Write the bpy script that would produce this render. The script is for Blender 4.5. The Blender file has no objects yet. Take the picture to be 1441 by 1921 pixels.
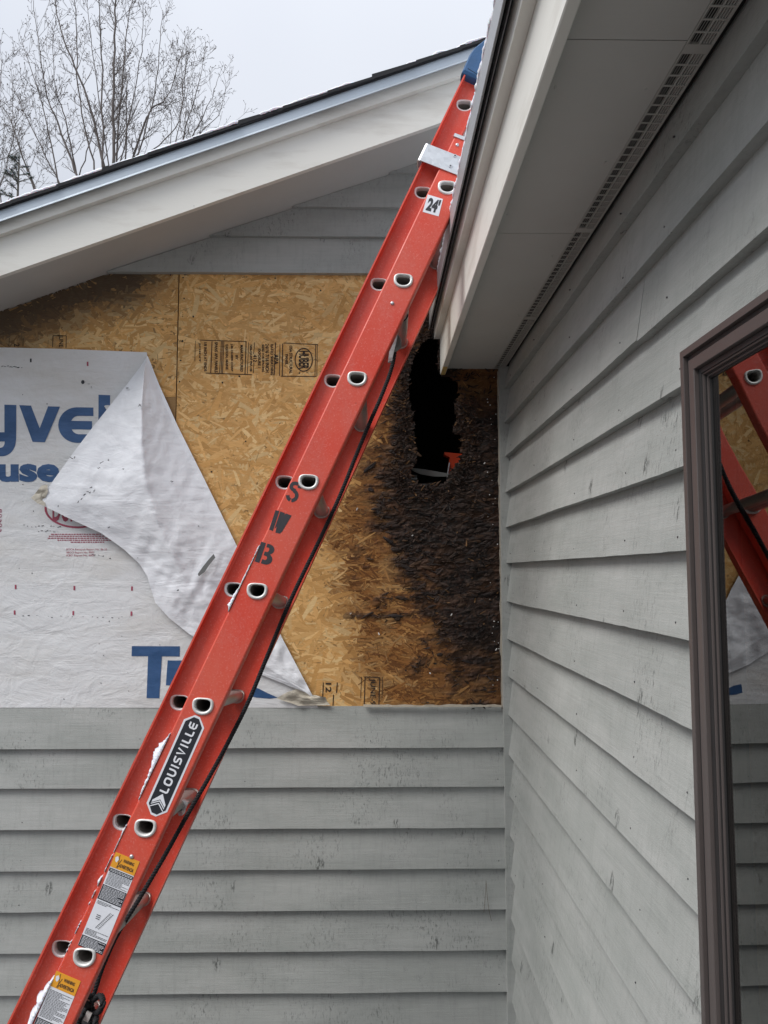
import bpy, bmesh, random
from math import *
from mathutils import Vector, Matrix, noise
from mathutils.geometry import tessellate_polygon
import numpy as np

random.seed(11)
sc = bpy.context.scene
COL = sc.collection
H = 1.72                                   # eye height above the ground; everything is laid out from eye level, then lifted by H

# ------------------------------------------------------------------ camera, sky, sun, exposure
FPX, CX, CY = 1400.0, 720.5, 960.5         # focal length and centre in photo pixels (1441 x 1921)
YAW, PITCH = atan((CX - 700) / FPX), atan((1074 - CY) / FPX)
cam = bpy.data.cameras.new('camera'); camo = bpy.data.objects.new('camera', cam); COL.objects.link(camo)
cam.sensor_fit = 'VERTICAL'; cam.sensor_height = 36; cam.lens = FPX / 1921 * 36
cam.clip_start = 0.02; cam.clip_end = 500
camo.rotation_euler = (pi / 2 + PITCH, 0, -YAW)
sc.camera = camo

SUN_EL, SUN_AZ = radians(51), radians(238)   # azimuth the light comes from, clockwise from +y
wd = bpy.data.worlds.new('World'); sc.world = wd; wd.use_nodes = True
wn = wd.node_tree; bg = wn.nodes['Background']
sky = wn.nodes.new('ShaderNodeTexSky'); sky.sky_type = 'NISHITA'; sky.sun_disc = False
sky.sun_elevation = SUN_EL; sky.sun_rotation = SUN_AZ
mx = wn.nodes.new('ShaderNodeMix'); mx.data_type = 'RGBA'; mx.inputs[0].default_value = 0.92
tc = wn.nodes.new('ShaderNodeTexCoord'); nz = wn.nodes.new('ShaderNodeTexNoise'); nz.inputs['Scale'].default_value = 1.6; nz.inputs['Detail'].default_value = 3
rp = wn.nodes.new('ShaderNodeValToRGB')
rp.color_ramp.elements[0].position = .3; rp.color_ramp.elements[0].color = (2.62, 2.74, 3.00, 1)
rp.color_ramp.elements[1].position = .7; rp.color_ramp.elements[1].color = (3.05, 3.16, 3.40, 1)
wn.links.new(tc.outputs['Generated'], nz.inputs['Vector']); wn.links.new(nz.outputs['Fac'], rp.inputs[0])
sx = wn.nodes.new('ShaderNodeSeparateXYZ'); wn.links.new(tc.outputs['Generated'], sx.inputs[0])
mr = wn.nodes.new('ShaderNodeMapRange'); mr.inputs[1].default_value = 0; mr.inputs[2].default_value = 1; mr.inputs[3].default_value = .58; mr.inputs[4].default_value = 1.95
wn.links.new(sx.outputs[2], mr.inputs[0])
ml = wn.nodes.new('ShaderNodeVectorMath'); ml.operation = 'SCALE'; wn.links.new(rp.outputs[0], ml.inputs[0]); wn.links.new(mr.outputs[0], ml.inputs['Scale'])
wn.links.new(sky.outputs[0], mx.inputs[6]); wn.links.new(ml.outputs[0], mx.inputs[7])
wn.links.new(mx.outputs[2], bg.inputs['Color']); bg.inputs['Strength'].default_value = 0.105
sl = bpy.data.lights.new('sun', 'SUN'); sl.energy = 1.5; sl.angle = radians(32); sl.color = (1, .98, .95)
so = bpy.data.objects.new('sun', sl); COL.objects.link(so)
sd = Vector((sin(SUN_AZ) * cos(SUN_EL), cos(SUN_AZ) * cos(SUN_EL), sin(SUN_EL)))
so.rotation_euler = sd.to_track_quat('Z', 'Y').to_euler()
sc.view_settings.view_transform = 'Standard'; sc.view_settings.look = 'None'
sc.view_settings.exposure = 1.02; sc.view_settings.gamma = 1.0; sc.view_settings.use_curve_mapping = False
sc.cycles.max_bounces = 8

# ------------------------------------------------------------------ measuring: photo points laid onto the real planes of the place
FW = Vector((sin(YAW) * cos(PITCH), cos(YAW) * cos(PITCH), sin(PITCH)))
RT = Vector((cos(YAW), -sin(YAW), 0)); UP = RT.cross(FW)
def ray(x, y): return FW + RT * ((x - CX) / FPX) - UP * ((y - CY) / FPX)
def WY(x, y, Y): r = ray(x, y); return r * (Y / r.y)       # point on a plane facing the viewer
def WX(x, y, X): r = ray(x, y); return r * (X / r.x)       # point on a plane like the right wall
YW, XW = 2.781, .4897                                     # sheathing plane of the gable wall, face of the right wall
YS = 2.757                                                # butt edges of the gable wall's lap boards

# ------------------------------------------------------------------ mesh and node helpers
class MB:
    def __init__(s): s.v = []; s.f = []; s.c = []
    def add(s, vs, fs, col=None):
        o = len(s.v); s.v += [tuple(v) for v in vs]
        for f in fs: s.f.append([i + o for i in f]); s.c.append(col)
    def box(s, a, b, fn=None):
        (x0, y0, z0), (x1, y1, z1) = a, b
        p = [(x0,y0,z0),(x1,y0,z0),(x1,y1,z0),(x0,y1,z0),(x0,y0,z1),(x1,y0,z1),(x1,y1,z1),(x0,y1,z1)]
        if fn: p = [fn(*q) for q in p]
        s.add(p, [(0,3,2,1),(4,5,6,7),(0,1,5,4),(1,2,6,5),(2,3,7,6),(3,0,4,7)])
    def sweep(s, prof, stations, fn, closed=True, caps=True):
        n = len(prof); o = []
        for a in stations: o += [fn(a, p, q) for p, q in prof]
        fs = []
        for k in range(len(stations) - 1):
            for i in range(n if closed else n - 1):
                j = (i + 1) % n; fs.append((k*n+i, k*n+j, (k+1)*n+j, (k+1)*n+i))
        if caps and closed:
            m = (len(stations) - 1) * n
            for t in tessellate_polygon([[Vector((p, q, 0)) for p, q in prof]]):
                fs.append((t[2], t[1], t[0])); fs.append((m+t[0], m+t[1], m+t[2]))
        s.add(o, fs)
    def tube(s, path, rad, n=6, col=None):
        path = [Vector(p) for p in path]; m = len(path); o = []
        ref = Vector((.31, .22, .93))
        for i, p in enumerate(path):
            d = path[min(i+1, m-1)] - path[max(i-1, 0)]
            if d.length < 1e-9: d = Vector((0, 0, 1))
            d.normalize(); a = d.cross(ref)
            if a.length < 1e-3: a = d.cross(Vector((1, 0, 0)))
            a.normalize(); b = d.cross(a); r = rad[i] if isinstance(rad, (list, tuple)) else rad
            o += [p + a * (r * cos(2*pi*k/n)) + b * (r * sin(2*pi*k/n)) for k in range(n)]
        fs = [(i*n+k, i*n+(k+1) % n, (i+1)*n+(k+1) % n, (i+1)*n+k) for i in range(m-1) for k in range(n)]
        fs += [tuple(range(n))[::-1], tuple((m-1)*n+k for k in range(n))]
        s.add(o, fs, col)
    def flat(s, poly, fn, col=None, holes=()):
        loops = [[Vector((p[0], p[1], 0)) for p in poly]] + [[Vector((p[0], p[1], 0)) for p in h] for h in holes]
        pts = [p for l in loops for p in l]
        s.add([fn(p.x, p.y) for p in pts], [tuple(t) for t in tessellate_polygon(loops)], col)
    def build(s, name, mat, parent=None, smooth=False, me_only=False):
        me = bpy.data.meshes.new(name); me.from_pydata(s.v, [], s.f)
        if any(c is not None for c in s.c):
            at = me.color_attributes.new('tone', 'FLOAT_COLOR', 'CORNER'); arr = []
            for f, c in zip(s.f, s.c): arr += list(c or (1, 1, 1, 1)) * len(f)
            at.data.foreach_set('color', arr)
        me.materials.append(mat)
        if smooth: me.polygons.foreach_set('use_smooth', [True] * len(me.polygons))
        me.update()
        if me_only: return me
        return link(name, me, parent)
def link(name, me, parent=None):
    o = bpy.data.objects.new(name, me); COL.objects.link(o)
    if parent: hang(o, parent)
    return o
def world_of(o):
    if o is None: return Vector((0, 0, 0))
    return world_of(o.parent) + o.matrix_parent_inverse.translation + o.location
def hang(o, parent):
    o.parent = parent; o.matrix_parent_inverse = Matrix.Translation(-world_of(parent))
def empty(name, loc, parent=None):
    o = bpy.data.objects.new(name, None); COL.objects.link(o); o.location = loc; o.empty_display_size = .1
    if parent: o.parent = parent
    return o
def tag(o, label=None, cat=None, group=None, kind=None):
    if label: o['label'] = label
    if cat: o['category'] = cat
    if group: o['group'] = group
    if kind: o['kind'] = kind
    return o
def recalc(o):
    bm = bmesh.new(); bm.from_mesh(o.data); bmesh.ops.recalc_face_normals(bm, faces=bm.faces); bm.to_mesh(o.data); bm.free(); return o
def lerp(a, b, t): return a + (b - a) * t
def sstep(a, b, x): t = min(1, max(0, (x - a) / (b - a))); return t * t * (3 - 2 * t)
def interp(tab, x):
    if x <= tab[0][0]: return tab[0][1]
    for (a, p), (b, q) in zip(tab, tab[1:]):
        if x <= b: return lerp(p, q, (x - a) / (b - a))
    return tab[-1][1]
def fnoise(x, y, z=0., o=3): return noise.fractal(Vector((x, y, z)), 1., 2., o)

class NT:
    def __init__(s, name):
        s.m = bpy.data.materials.new(name); s.m.use_nodes = True; s.t = s.m.node_tree
        s.p = s.t.nodes['Principled BSDF']; s.out = s.t.nodes['Material Output']; s._c = None
    def n(s, typ, **kw):
        x = s.t.nodes.new('ShaderNode' + typ)
        for k, v in kw.items():
            if k.startswith('_'): setattr(x, k[1:], v)
            else: s.set(x.inputs[int(k[1:]) if k[0] == 'i' and k[1:].isdigit() else k.replace('__', ' ')], v)
        return x
    def set(s, sock, v):
        if isinstance(v, bpy.types.NodeSocket): s.t.links.new(v, sock)
        else: sock.default_value = v
    def co(s, scale=(1, 1, 1), loc=(0, 0, 0), rot=(0, 0, 0)):
        if s._c is None: s._c = s.n('TexCoord').outputs['Object']
        m = s.n('Mapping'); s.set(m.inputs[0], s._c); m.inputs[3].default_value = scale; m.inputs[2].default_value = rot; s.set(m.inputs[1], loc)
        return m.outputs[0]
    def noise(s, scale, co=None, detail=4, rough=.55, dist=0):
        return s.n('TexNoise', Vector=co if co is not None else s.co(), Scale=scale, Detail=detail, Roughness=rough, Distortion=dist).outputs['Fac']
    def ramp(s, f, stops):
        r = s.n('ValToRGB', i0=f); e = r.color_ramp.elements
        while len(e) < len(stops): e.new(.5)
        for el, (p, c) in zip(e, stops):
            el.position = p; el.color = (c, c, c, 1) if not hasattr(c, '__len__') else (*c[:3], 1)
        return r.outputs[0]
    def mix(s, f, a, b, mode='MIX'):
        m = s.n('Mix', _data_type='RGBA', _blend_type=mode); s.set(m.inputs[0], f)
        for i, v in ((6, a), (7, b)): s.set(m.inputs[i], (*v[:3], 1) if isinstance(v, (tuple, list)) else v)
        return m.outputs[2]
    def math(s, op, a, b=0.): m = s.n('Math', _operation=op); s.set(m.inputs[0], a); s.set(m.inputs[1], b); return m.outputs[0]
    def bump(s, h, dist=.002, strength=.6, prev=None):
        b = s.n('Bump', Strength=strength, Distance=dist, Height=h)
        if prev is not None: s.set(b.inputs['Normal'], prev)
        return b.outputs[0]
    def fin(s, col, rough=.6, metal=0., normal=None, **kw):
        s.set(s.p.inputs['Base Color'], (*col[:3], 1) if isinstance(col, (tuple, list)) else col)
        s.set(s.p.inputs['Roughness'], rough); s.set(s.p.inputs['Metallic'], metal)
        if normal is not None: s.set(s.p.inputs['Normal'], normal)
        for k, v in kw.items(): s.set(s.p.inputs[k.replace('__', ' ')], v)
        return s.m

def plain(name, col, rough=.6, metal=0., var=.12, scale=25, bmp=.0006, **kw):
    k = NT(name); f = k.noise(scale)
    c = k.mix(f, tuple(x * (1 - var) for x in col), tuple(min(1, x * (1 + var)) for x in col))
    return k.fin(c, rough, metal, k.bump(k.noise(scale * 6), bmp, .5), **kw)

# ------------------------------------------------------------------ materials
def mat_siding(name, tint):
    k = NT(name)
    rnd = k.n('ObjectInfo').outputs['Random']
    off = k.n('CombineXYZ', X=k.math('MULTIPLY', rnd, 37.), Y=k.math('MULTIPLY', rnd, 23.), Z=k.math('MULTIPLY', rnd, 5.)).outputs[0]
    base = k.mix(rnd, tuple(x * .95 for x in tint), tuple(x * 1.05 for x in tint))
    base = k.mix(k.ramp(k.noise(1, k.co((2.6, 2.6, 9), off), 6, .66), [(.34, 0), (.68, 1)]), base, k.mix(1, base, (.77, .79, .78), 'MULTIPLY'))
    base = k.mix(k.math('MULTIPLY', k.ramp(k.noise(1, k.co((70, 70, 3), off), 4, .6), [(.5, 0), (.72, 1)]), .22), base, k.mix(1, base, (.6, .61, .6), 'MULTIPLY'))
    grain = k.noise(1, k.co((5, 5, 130), off), 6, .65, .6)
    saw = k.noise(1, k.co((420, 420, 420), off), 2, .6)
    vsaw = k.noise(1, k.co((300, 300, 22), off), 3, .6)
    # worn streaks across the board, in patches
    patch = k.ramp(k.noise(1, k.co((4.5, 4.5, 3.2), off), 3, .6), [(.46, 0), (.64, 1)])
    fleck = k.ramp(k.noise(1, k.co((150, 150, 52), off), 5, .72), [(.54, 0), (.66, 1)])
    wear = k.math('MULTIPLY', patch, fleck)
    # knots with cracked rings
    vor = k.n('TexVoronoi', _distance='EUCLIDEAN', Vector=k.co((6.5, 6.5, 4.0), off), Scale=1.).outputs['Distance']
    warp = k.math('ADD', vor, k.math('MULTIPLY', k.math('SUBTRACT', k.noise(1, k.co((60, 60, 24), off), 3), .5), .16))
    knot = k.math('MULTIPLY', k.ramp(warp, [(.0, 1), (.06, 1), (.11, 0)]), k.ramp(k.noise(1, k.co((150, 150, 34), off), 4, .7), [(.47, 0), (.57, 1)]))
    dark = k.math('MINIMUM', k.math('ADD', k.math('MULTIPLY', wear, .62), k.math('MULTIPLY', knot, .85)), 1.)
    sp = k.ramp(k.n('TexVoronoi', Vector=k.co((30, 30, 30), off), Scale=1.).outputs['Distance'], [(.0, 1), (.035, 1), (.06, 0)])
    dark = k.math('MAXIMUM', dark, k.math('MULTIPLY', sp, k.ramp(k.noise(9, k.co((1, 1, 1), off)), [(.52, 0), (.6, .6)])))
    col = k.mix(dark, base, (.075, .08, .075))
    col = k.mix(k.math('MULTIPLY', k.ramp(grain, [(.5, 0), (.75, 1)]), .16), col, (.2, .21, .2))
    nrm = k.bump(grain, .0016, .5); nrm = k.bump(saw, .0012, .6, nrm); nrm = k.bump(vsaw, .0009, .4, nrm); nrm = k.bump(dark, -.0012, .6, nrm)
    return k.fin(col, .62, 0, nrm, Specular__IOR__Level=.35)
M_SIDE = mat_siding('weathered_gray_paint', (.405, .413, .395))

def mat_trim(name, tint, grime=(.33, .28, .22)):
    k = NT(name)
    g = k.ramp(k.noise(1, k.co((3, 3, 14)), 5, .6), [(.52, 0), (.85, .55)])
    c = k.mix(g, tint, grime)
    sp = k.ramp(k.n('TexVoronoi', Vector=k.co((16, 16, 16)), Scale=1.).outputs['Distance'], [(.0, 1), (.022, 1), (.04, 0)])
    c = k.mix(k.math('MULTIPLY', sp, k.ramp(k.noise(5), [(.5, 0), (.62, .7)])), c, (.16, .13, .1))
    return k.fin(c, .5, 0, k.bump(k.noise(1, k.co((30, 30, 200)), 4), .0007, .5))
M_TRIM = mat_trim('cream_trim_paint', (.75, .735, .68))
M_SOFF = None
k = NT('gray_soffit_paint'); c = k.mix(k.noise(6, None, 5), (.46, .455, .43), (.54, .53, .50))
M_SOFF = k.fin(c, .7, 0, k.bump(k.noise(1, k.co((40, 160, 40)), 4), .0007, .5))
M_VENT = plain('vent_aluminium_paint', (.44, .43, .40), .5)
M_DRIP = plain('drip_edge_metal', (.46, .52, .58), .38, .35, .1, 9)
M_DRIP2 = plain('eave_drip_metal', (.36, .365, .38), .45, .25, .1, 9)
M_SHIN = plain('black_shingle', (.018, .019, .022), .9, 0, .5, 300, .002)
k = NT('snow'); M_SNOW = k.fin((.74, .77, .84), .6, 0, k.bump(k.noise(140, None, 5), .004, .7), Subsurface__Weight=.15)
k = NT('osb_strands')
att = k.n('Attribute', _attribute_name='tone').outputs['Color']
gr = k.noise(1, k.co((55, 55, 260)), 5, .65, .8)
c = k.mix(k.ramp(gr, [(.35, 0), (.7, 1)]), k.mix(1, att, (.84, .79, .72), 'MULTIPLY'), att)
nn = k.bump(gr, .0008, .5); nn = k.bump(k.noise(500), .0004, .4, nn)
M_OSB = k.fin(c, .72, 0, nn, Specular__IOR__Level=.3)
M_OSBEDGE = plain('osb_core', (.24, .15, .075), .8, 0, .3, 60, .003)
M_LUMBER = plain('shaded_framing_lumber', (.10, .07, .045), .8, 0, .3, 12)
M_INK = plain('black_stamp_ink', (.028, .018, .012), .8)
def mat_wrap(name, tint, dirt, wr=1.):
    k = NT(name)
    w1 = k.noise(1, k.co((4, 4, 15)), 6, .6, 1.2); w2 = k.noise(1, k.co((9, 9, 9), rot=(0, .6, 0)), 5, .6, 2.5)
    ridge = k.ramp(k.math('ABSOLUTE', k.math('SUBTRACT', k.noise(1, k.co((5, 5, 7), rot=(0, .7, 0)), 3, .5, 1.5), .5)), [(0, 1), (.09, 0)])
    d = k.math('MULTIPLY', k.ramp(k.noise(1, k.co((2.2, 2.2, 6)), 6, .65), [(.45, 0), (.8, 1)]), dirt)
    c = k.mix(d, tint, (.42, .36, .26))
    fl = k.ramp(k.n('TexVoronoi', Vector=k.co((11, 11, 14)), Scale=1.).outputs['Distance'], [(0, 1), (.03, 1), (.05, 0)])
    c = k.mix(k.math('MULTIPLY', fl, k.ramp(k.noise(60), [(.5, 0), (.6, .8)])), c, (.1, .09, .08))
    n1 = k.bump(w1, .010 * wr, .5); n1 = k.bump(w2, .006 * wr, .5, n1); n1 = k.bump(ridge, .0012 * wr, .35, n1); n1 = k.bump(k.noise(350), .0003, .4, n1)
    return k.fin(c, .45, 0, n1, Specular__IOR__Level=.4)
M_WRAP = mat_wrap('house_wrap_print_side', (.75, .755, .76), .42)
M_FLAP = mat_wrap('house_wrap_plain_side', (.86, .875, .91), .12, .8)
M_TORN = mat_wrap('torn_wrap_paper', (.5, .46, .38), .6, 1.5)
M_DIRTY = plain('dirty_paper_edge', (.30, .27, .22), .7, 0, .45, 40, .002)
def mat_print(name, tint):
    k = NT(name); c = k.mix(k.ramp(k.noise(1, k.co((12, 12, 20)), 6, .7), [(.35, 0), (.75, .45)]), tint, tuple(min(1, x * 1.8 + .04) for x in tint))
    w1 = k.noise(1, k.co((4, 4, 15)), 6, .6, 1.2)
    return k.fin(c, .5, 0, k.bump(w1, .006, .5))
M_BLUE = mat_print('blue_wrap_ink', (.022, .075, .19))
M_RED = mat_print('red_wrap_ink', (.33, .05, .09))
def mat_rail(name, tint):
    k = NT(name)
    fib = k.noise(1, k.co((300, 300, 60), rot=(0, -.42, 0)), 4, .7)
    c = k.mix(k.ramp(k.noise(3.5, None, 5, .65), [(.3, 0), (.75, 1)]), tint, (tint[0] * 1.0, tint[1] * 1.7 + .02, tint[2] * 1.8 + .02))
    haze = k.math('MULTIPLY', k.ramp(k.noise(1, k.co((14, 14, 5), rot=(0, -.42, 0)), 6, .7), [(.42, 0), (.8, 1)]), k.ramp(k.noise(160, None, 3), [(.4, .25), (.65, 1)]))
    c = k.mix(k.math('MULTIPLY', haze, .24), c, (.62, .36, .34))
    c = k.mix(k.math('MULTIPLY', k.ramp(k.noise(230, None, 2, .7), [(.58, 0), (.7, 1)]), .22), c, (.8, .42, .38))
    c = k.mix(k.math('MULTIPLY', k.ramp(k.noise(1, k.co((7, 7, 2.5), rot=(0, -.42, 0)), 6, .7), [(.5, 0), (.75, 1)]), .22), c, tuple(x * .6 for x in tint))
    scr = k.ramp(k.noise(1, k.co((18, 300, 300), rot=(0, .9, 0)), 3, .6), [(.70, 0), (.76, 1)])
    c = k.mix(k.math('MULTIPLY', scr, .4), c, (.7, .4, .36))
    chip = k.ramp(k.n('TexVoronoi', Vector=k.co((22, 22, 22)), Scale=1.).outputs['Distance'], [(0, 1), (.04, 1), (.06, 0)])
    c = k.mix(k.math('MULTIPLY', chip, k.ramp(k.noise(7), [(.55, 0), (.62, .75)])), c, (.16, .03, .02))
    n1 = k.bump(fib, .0006, .55); n1 = k.bump(k.noise(40), .0008, .3, n1)
    return k.fin(c, k.ramp(k.noise(12), [(.3, .36), (.7, .55)]), 0, n1, Specular__IOR__Level=.38)
M_RAIL = mat_rail('red_fiberglass', (.61, .046, .022))
k = NT('rung_aluminium'); M_ALU = k.fin(k.mix(k.noise(40), (.36, .325, .30), (.48, .44, .41)), .40, .6, k.bump(k.noise(1, k.co((200, 6, 200)), 3), .0006, .5))
M_FERR = plain('ferrule_aluminium', (.72, .71, .69), .45, .35, .08, 60)
k = NT('galvanised_steel'); M_GALV = k.fin(k.mix(k.n('TexVoronoi', Vector=k.co((90, 90, 90)), Scale=1.).outputs['Color'], (.5, .52, .54), (.64, .66, .68)), .42, .7, k.bump(k.noise(60), .0006, .4))
M_BOOT = plain('blue_rubber', (.022, .085, .20), .65, 0, .2, 30, .002)
M_BLK = plain('black_stencil_paint', (.022, .022, .028), .6, 0, .3, 80)
M_STEEL = plain('zinc_steel', (.55, .56, .58), .35, .8)
M_DKSTEEL = plain('dark_steel', (.09, .09, .095), .45, .6)
M_ROPE = plain('black_rope', (.014, .014, .017), .85, 0, .3, 200, .001)
M_WHITE = plain('white_label_vinyl', (.72, .73, .77), .4, 0, .05)
M_LBLK = plain('black_label_vinyl', (.016, .018, .024), .35)
M_ORAN = plain('orange_label_vinyl', (.75, .33, .025), .4, 0, .06)
M_TOOL = plain('orange_plastic', (.75, .07, .015), .4)
M_PLATE = plain('grey_metal', (.17, .175, .17), .5, .2)
M_NEEDLE = plain('dry_needle', (.09, .05, .025))
M_BARE = plain('bare_yellow_wood', (.62, .43, .16), .7, 0, .25, 60)
M_BRONZE = plain('brown_window_cladding', (.088, .073, .069), .4, 0, .08, 14, .0005)
M_BRDARK = plain('dark_gasket_and_shade', (.022, .02, .02), .5)  # also stands for shade in the frame groove and on the sash step
M_SPACER = plain('window_spacer', (.05, .052, .055), .5)
k = NT('window_glass')
gl = k.n('BsdfGlossy', Color=(.92, .93, .92, 1), Roughness=.004); tr = k.n('BsdfTransparent', Color=(.42, .45, .44, 1))
fr = k.n('Fresnel', IOR=1.5).outputs[0]; fac = k.math('MINIMUM', k.math('ADD', k.math('MULTIPLY', fr, 1.4), .10), 1.)
ms = k.n('MixShader', i0=fac); k.t.links.new(tr.outputs[0], ms.inputs[1]); k.t.links.new(gl.outputs[0], ms.inputs[2]); k.t.links.new(ms.outputs[0], k.out.inputs[0]); M_GLASS = k.m
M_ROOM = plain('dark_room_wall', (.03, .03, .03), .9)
k = NT('bark'); M_BARK = k.fin(k.mix(k.noise(6, None, 5), (.11, .10, .09), (.22, .20, .17)), .85, 0, k.bump(k.noise(40), .01, .5))
M_TWIG = plain('twig_bark', (.15, .128, .118), .85)
M_NEED = plain('pine_needles', (.10, .125, .105), .7, 0, .4, 5)
k = NT('wet_ground_with_thin_snow'); pat = k.ramp(k.noise(.9, None, 6, .62), [(.42, 0), (.62, 1)])
M_GRND = k.fin(k.mix(pat, (.04, .037, .031), (.17, .172, .178)), .8, 0, k.bump(k.noise(14, None, 6), .02, .6))

# ------------------------------------------------------------------ ground
g = MB(); g.flat([(-150, -150), (150, -150), (150, 150), (-150, 150)], lambda x, y: Vector((x, y, -H)))
tag(g.build('ground', M_GRND), 'damp ground with thin patchy snow below the house', kind='structure')

# ------------------------------------------------------------------ the gable wall (facing the viewer)
gable = tag(empty('gable_wall', (-.6, YW, -H)), 'gable end with gray lap boards, bare strand board in the middle and a cream sloping rake', 'house wall')
SL = .3725
def soffit_z(x): return .9854 + .374 * (x + 1.4162)
def hboard(xl, xr, zb, zt, seed, slope_cut=False, ns=44):
    """one bevelled board, butt edge down, its edge a little uneven"""
    prof = [(YS, zb), (YS + .0245, zb), (YS + .0249, zt + .012), (YS + .0200, zt + .012)]
    def fn(a, y, z):
        x0 = max(xl, (z - .9854) / .374 - 1.4162 + .004) if slope_cut else xl
        x = lerp(x0, xr, a); low = 1 if z < zb + .01 else 0
        return (x, y + .0016 * fnoise(x * 1.3, seed, 3) * low, z + low * (.0016 * fnoise(x * 2.2, seed * 7.1, 1) + .0007 * fnoise(x * 40, seed, 2)))
    m = MB(); m.sweep(prof, [i / ns for i in range(ns + 1)], fn)
    return m.build('siding_board', M_SIDE, gable)
TOPB = WY(500, 1327, YS).z
lows = [WY(500, y, YS).z for y in (1403.5, 1477.6, 1555, 1632, 1709, 1786, 1864)]
while lows[-1] > -1.7: lows.append(lows[-1] - .1405)
prev = TOPB - .012
for i, z in enumerate(lows):
    hboard(-3.3, .4745, max(z, -1.715), prev, i + 1.3); prev = z
ups = [WY(470, 511, YS).z, WY(600, 443, YS).z, WY(660, 388, YS).z]
while ups[-1] < 2.1: ups.append(ups[-1] + .139)
for i, z in enumerate(ups):
    hboard(-3.3, 1.6, z, ups[i + 1] if i + 1 < len(ups) else z + .139, i + 20.7, True)
ZB0, ZB1 = TOPB - .01, ups[0] + .012                  # strand board runs between the boards
# core wall behind
m = MB()
m.box((-3.3, YW + .014, -H), (.6, YW + .1, ZB0)); m.flat([(-3.3, .3), (1.6, 2.1), (1.6, ZB1), (-1.2, ZB1), (-3.3, ZB1 - .8)], lambda x, z: Vector((x, YW + .03, z)))
m.build('wall_sheathing', M_OSBEDGE, gable)

# rake: soffit, fascia, trim strip, drip edge, roof deck, shingles
def rake(name, y0, y1, a0, a1, mat, x0=-3.4, x1=1.6, ns=1, wob=0):
    m = MB(); m.sweep([(y0, a0), (y0, a1), (y1, a1), (y1, a0)], [i / ns for i in range(ns + 1)],
            lambda t, y, a: (lerp(x0, x1, t), y + wob * fnoise(t * 9, a, y), a + SL * lerp(x0, x1, t) + wob * fnoise(t * 7, a * 3, 1)))
    return recalc(m.build(name, mat, gable))
def ay(a, Y): return a * Y / 2.48
rake('soffit_panel', 2.500, YW + .05, 1.515, 1.525, M_SOFF)
rake('fascia_board', 2.480, 2.499, 1.4757, 1.70, M_TRIM, ns=20, wob=.0008)
rake('rake_trim', 2.458, 2.479, ay(1.6249, 2.458), ay(1.6249, 2.458) + .062, M_TRIM, ns=20, wob=.0006)
m = MB(); yk = 2.444
def rk(t, y, a): x = lerp(-3.4, 1.6, t); return (x, y + .0006 * fnoise(x * 3, 2, 2), a + SL * x)
m.sweep([(yk - .007, ay(1.6665, yk)), (yk - .002, ay(1.6665, yk) + .007), (yk, ay(1.6665, yk) + .011), (yk, ay(1.7101, yk)), (yk + .07, ay(1.7101, yk)), (yk + .07, ay(1.7101, yk) - .002), (yk + .002, ay(1.7101, yk) - .002), (yk + .002, ay(1.6665, yk) + .01), (yk - .005, ay(1.6665, yk) - .001)], [i / 30 for i in range(31)], rk)
recalc(m.build('drip_edge', M_DRIP, gable))
aD = ay(1.7101, yk)
m = MB(); m.flat([(-3.4, aD - .055 - SL * 3.4), (1.6, aD - .055 + SL * 1.6), (1.6, aD - .004 + SL * 1.6), (-3.4, aD - .004 - SL * 3.4)], lambda x, z: Vector((x, 2.5, z)))
def slab(p):
    m = MB(); n = len(p); m.sweep(p, [0, 1], lambda t, x, z: (x, lerp(2.482, 8.5, t), z)); return m
r_ = slab([(-3.4, aD - .012 - SL * 3.4), (1.6, aD - .012 + SL * 1.6), (5.2, aD - .012 - SL * 2), (5.2, aD - .002 - SL * 2), (1.6, aD - .002 + SL * 1.6), (-3.4, aD - .002 - SL * 3.4)])
recalc(r_.build('roof', M_SHIN, gable))
s0 = -3.35; i = 0
while s0 < 1.6:
    w_ = .152; t = .0085; e = .0045 * (i % 3 == 1) + .002 * random.random()
    m = MB(); y0 = yk - .011 + random.uniform(-.002, .003); x1 = min(s0 + w_ * 2.05, 1.66)
    m.add([(s0, y0, aD + .006 + SL * s0), (s0, y0, aD + .017 + e + SL * s0), (x1, y0, aD + .001 + SL * x1), (x1, y0, aD + .0072 + SL * x1),
           (s0, y0 + .45, aD + .006 + SL * s0), (s0, y0 + .45, aD + .017 + e + SL * s0), (x1, y0 + .45, aD + .001 + SL * x1), (x1, y0 + .45, aD + .0072 + SL * x1)],
          [(0, 1, 3, 2), (4, 6, 7, 5), (0, 4, 5, 1), (1, 5, 7, 3), (3, 7, 6, 2), (2, 6, 4, 0)])
    recalc(m.build('roof_shingle', M_SHIN, gable)); s0 += w_; i += 1
m = MB(); m.box((-3.4, 2.436, 0), (1.6, 2.6, .006), lambda x, y, z: (x, y, aD + z + SL * x)); m.build('starter_strip', M_SHIN, gable)
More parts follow.
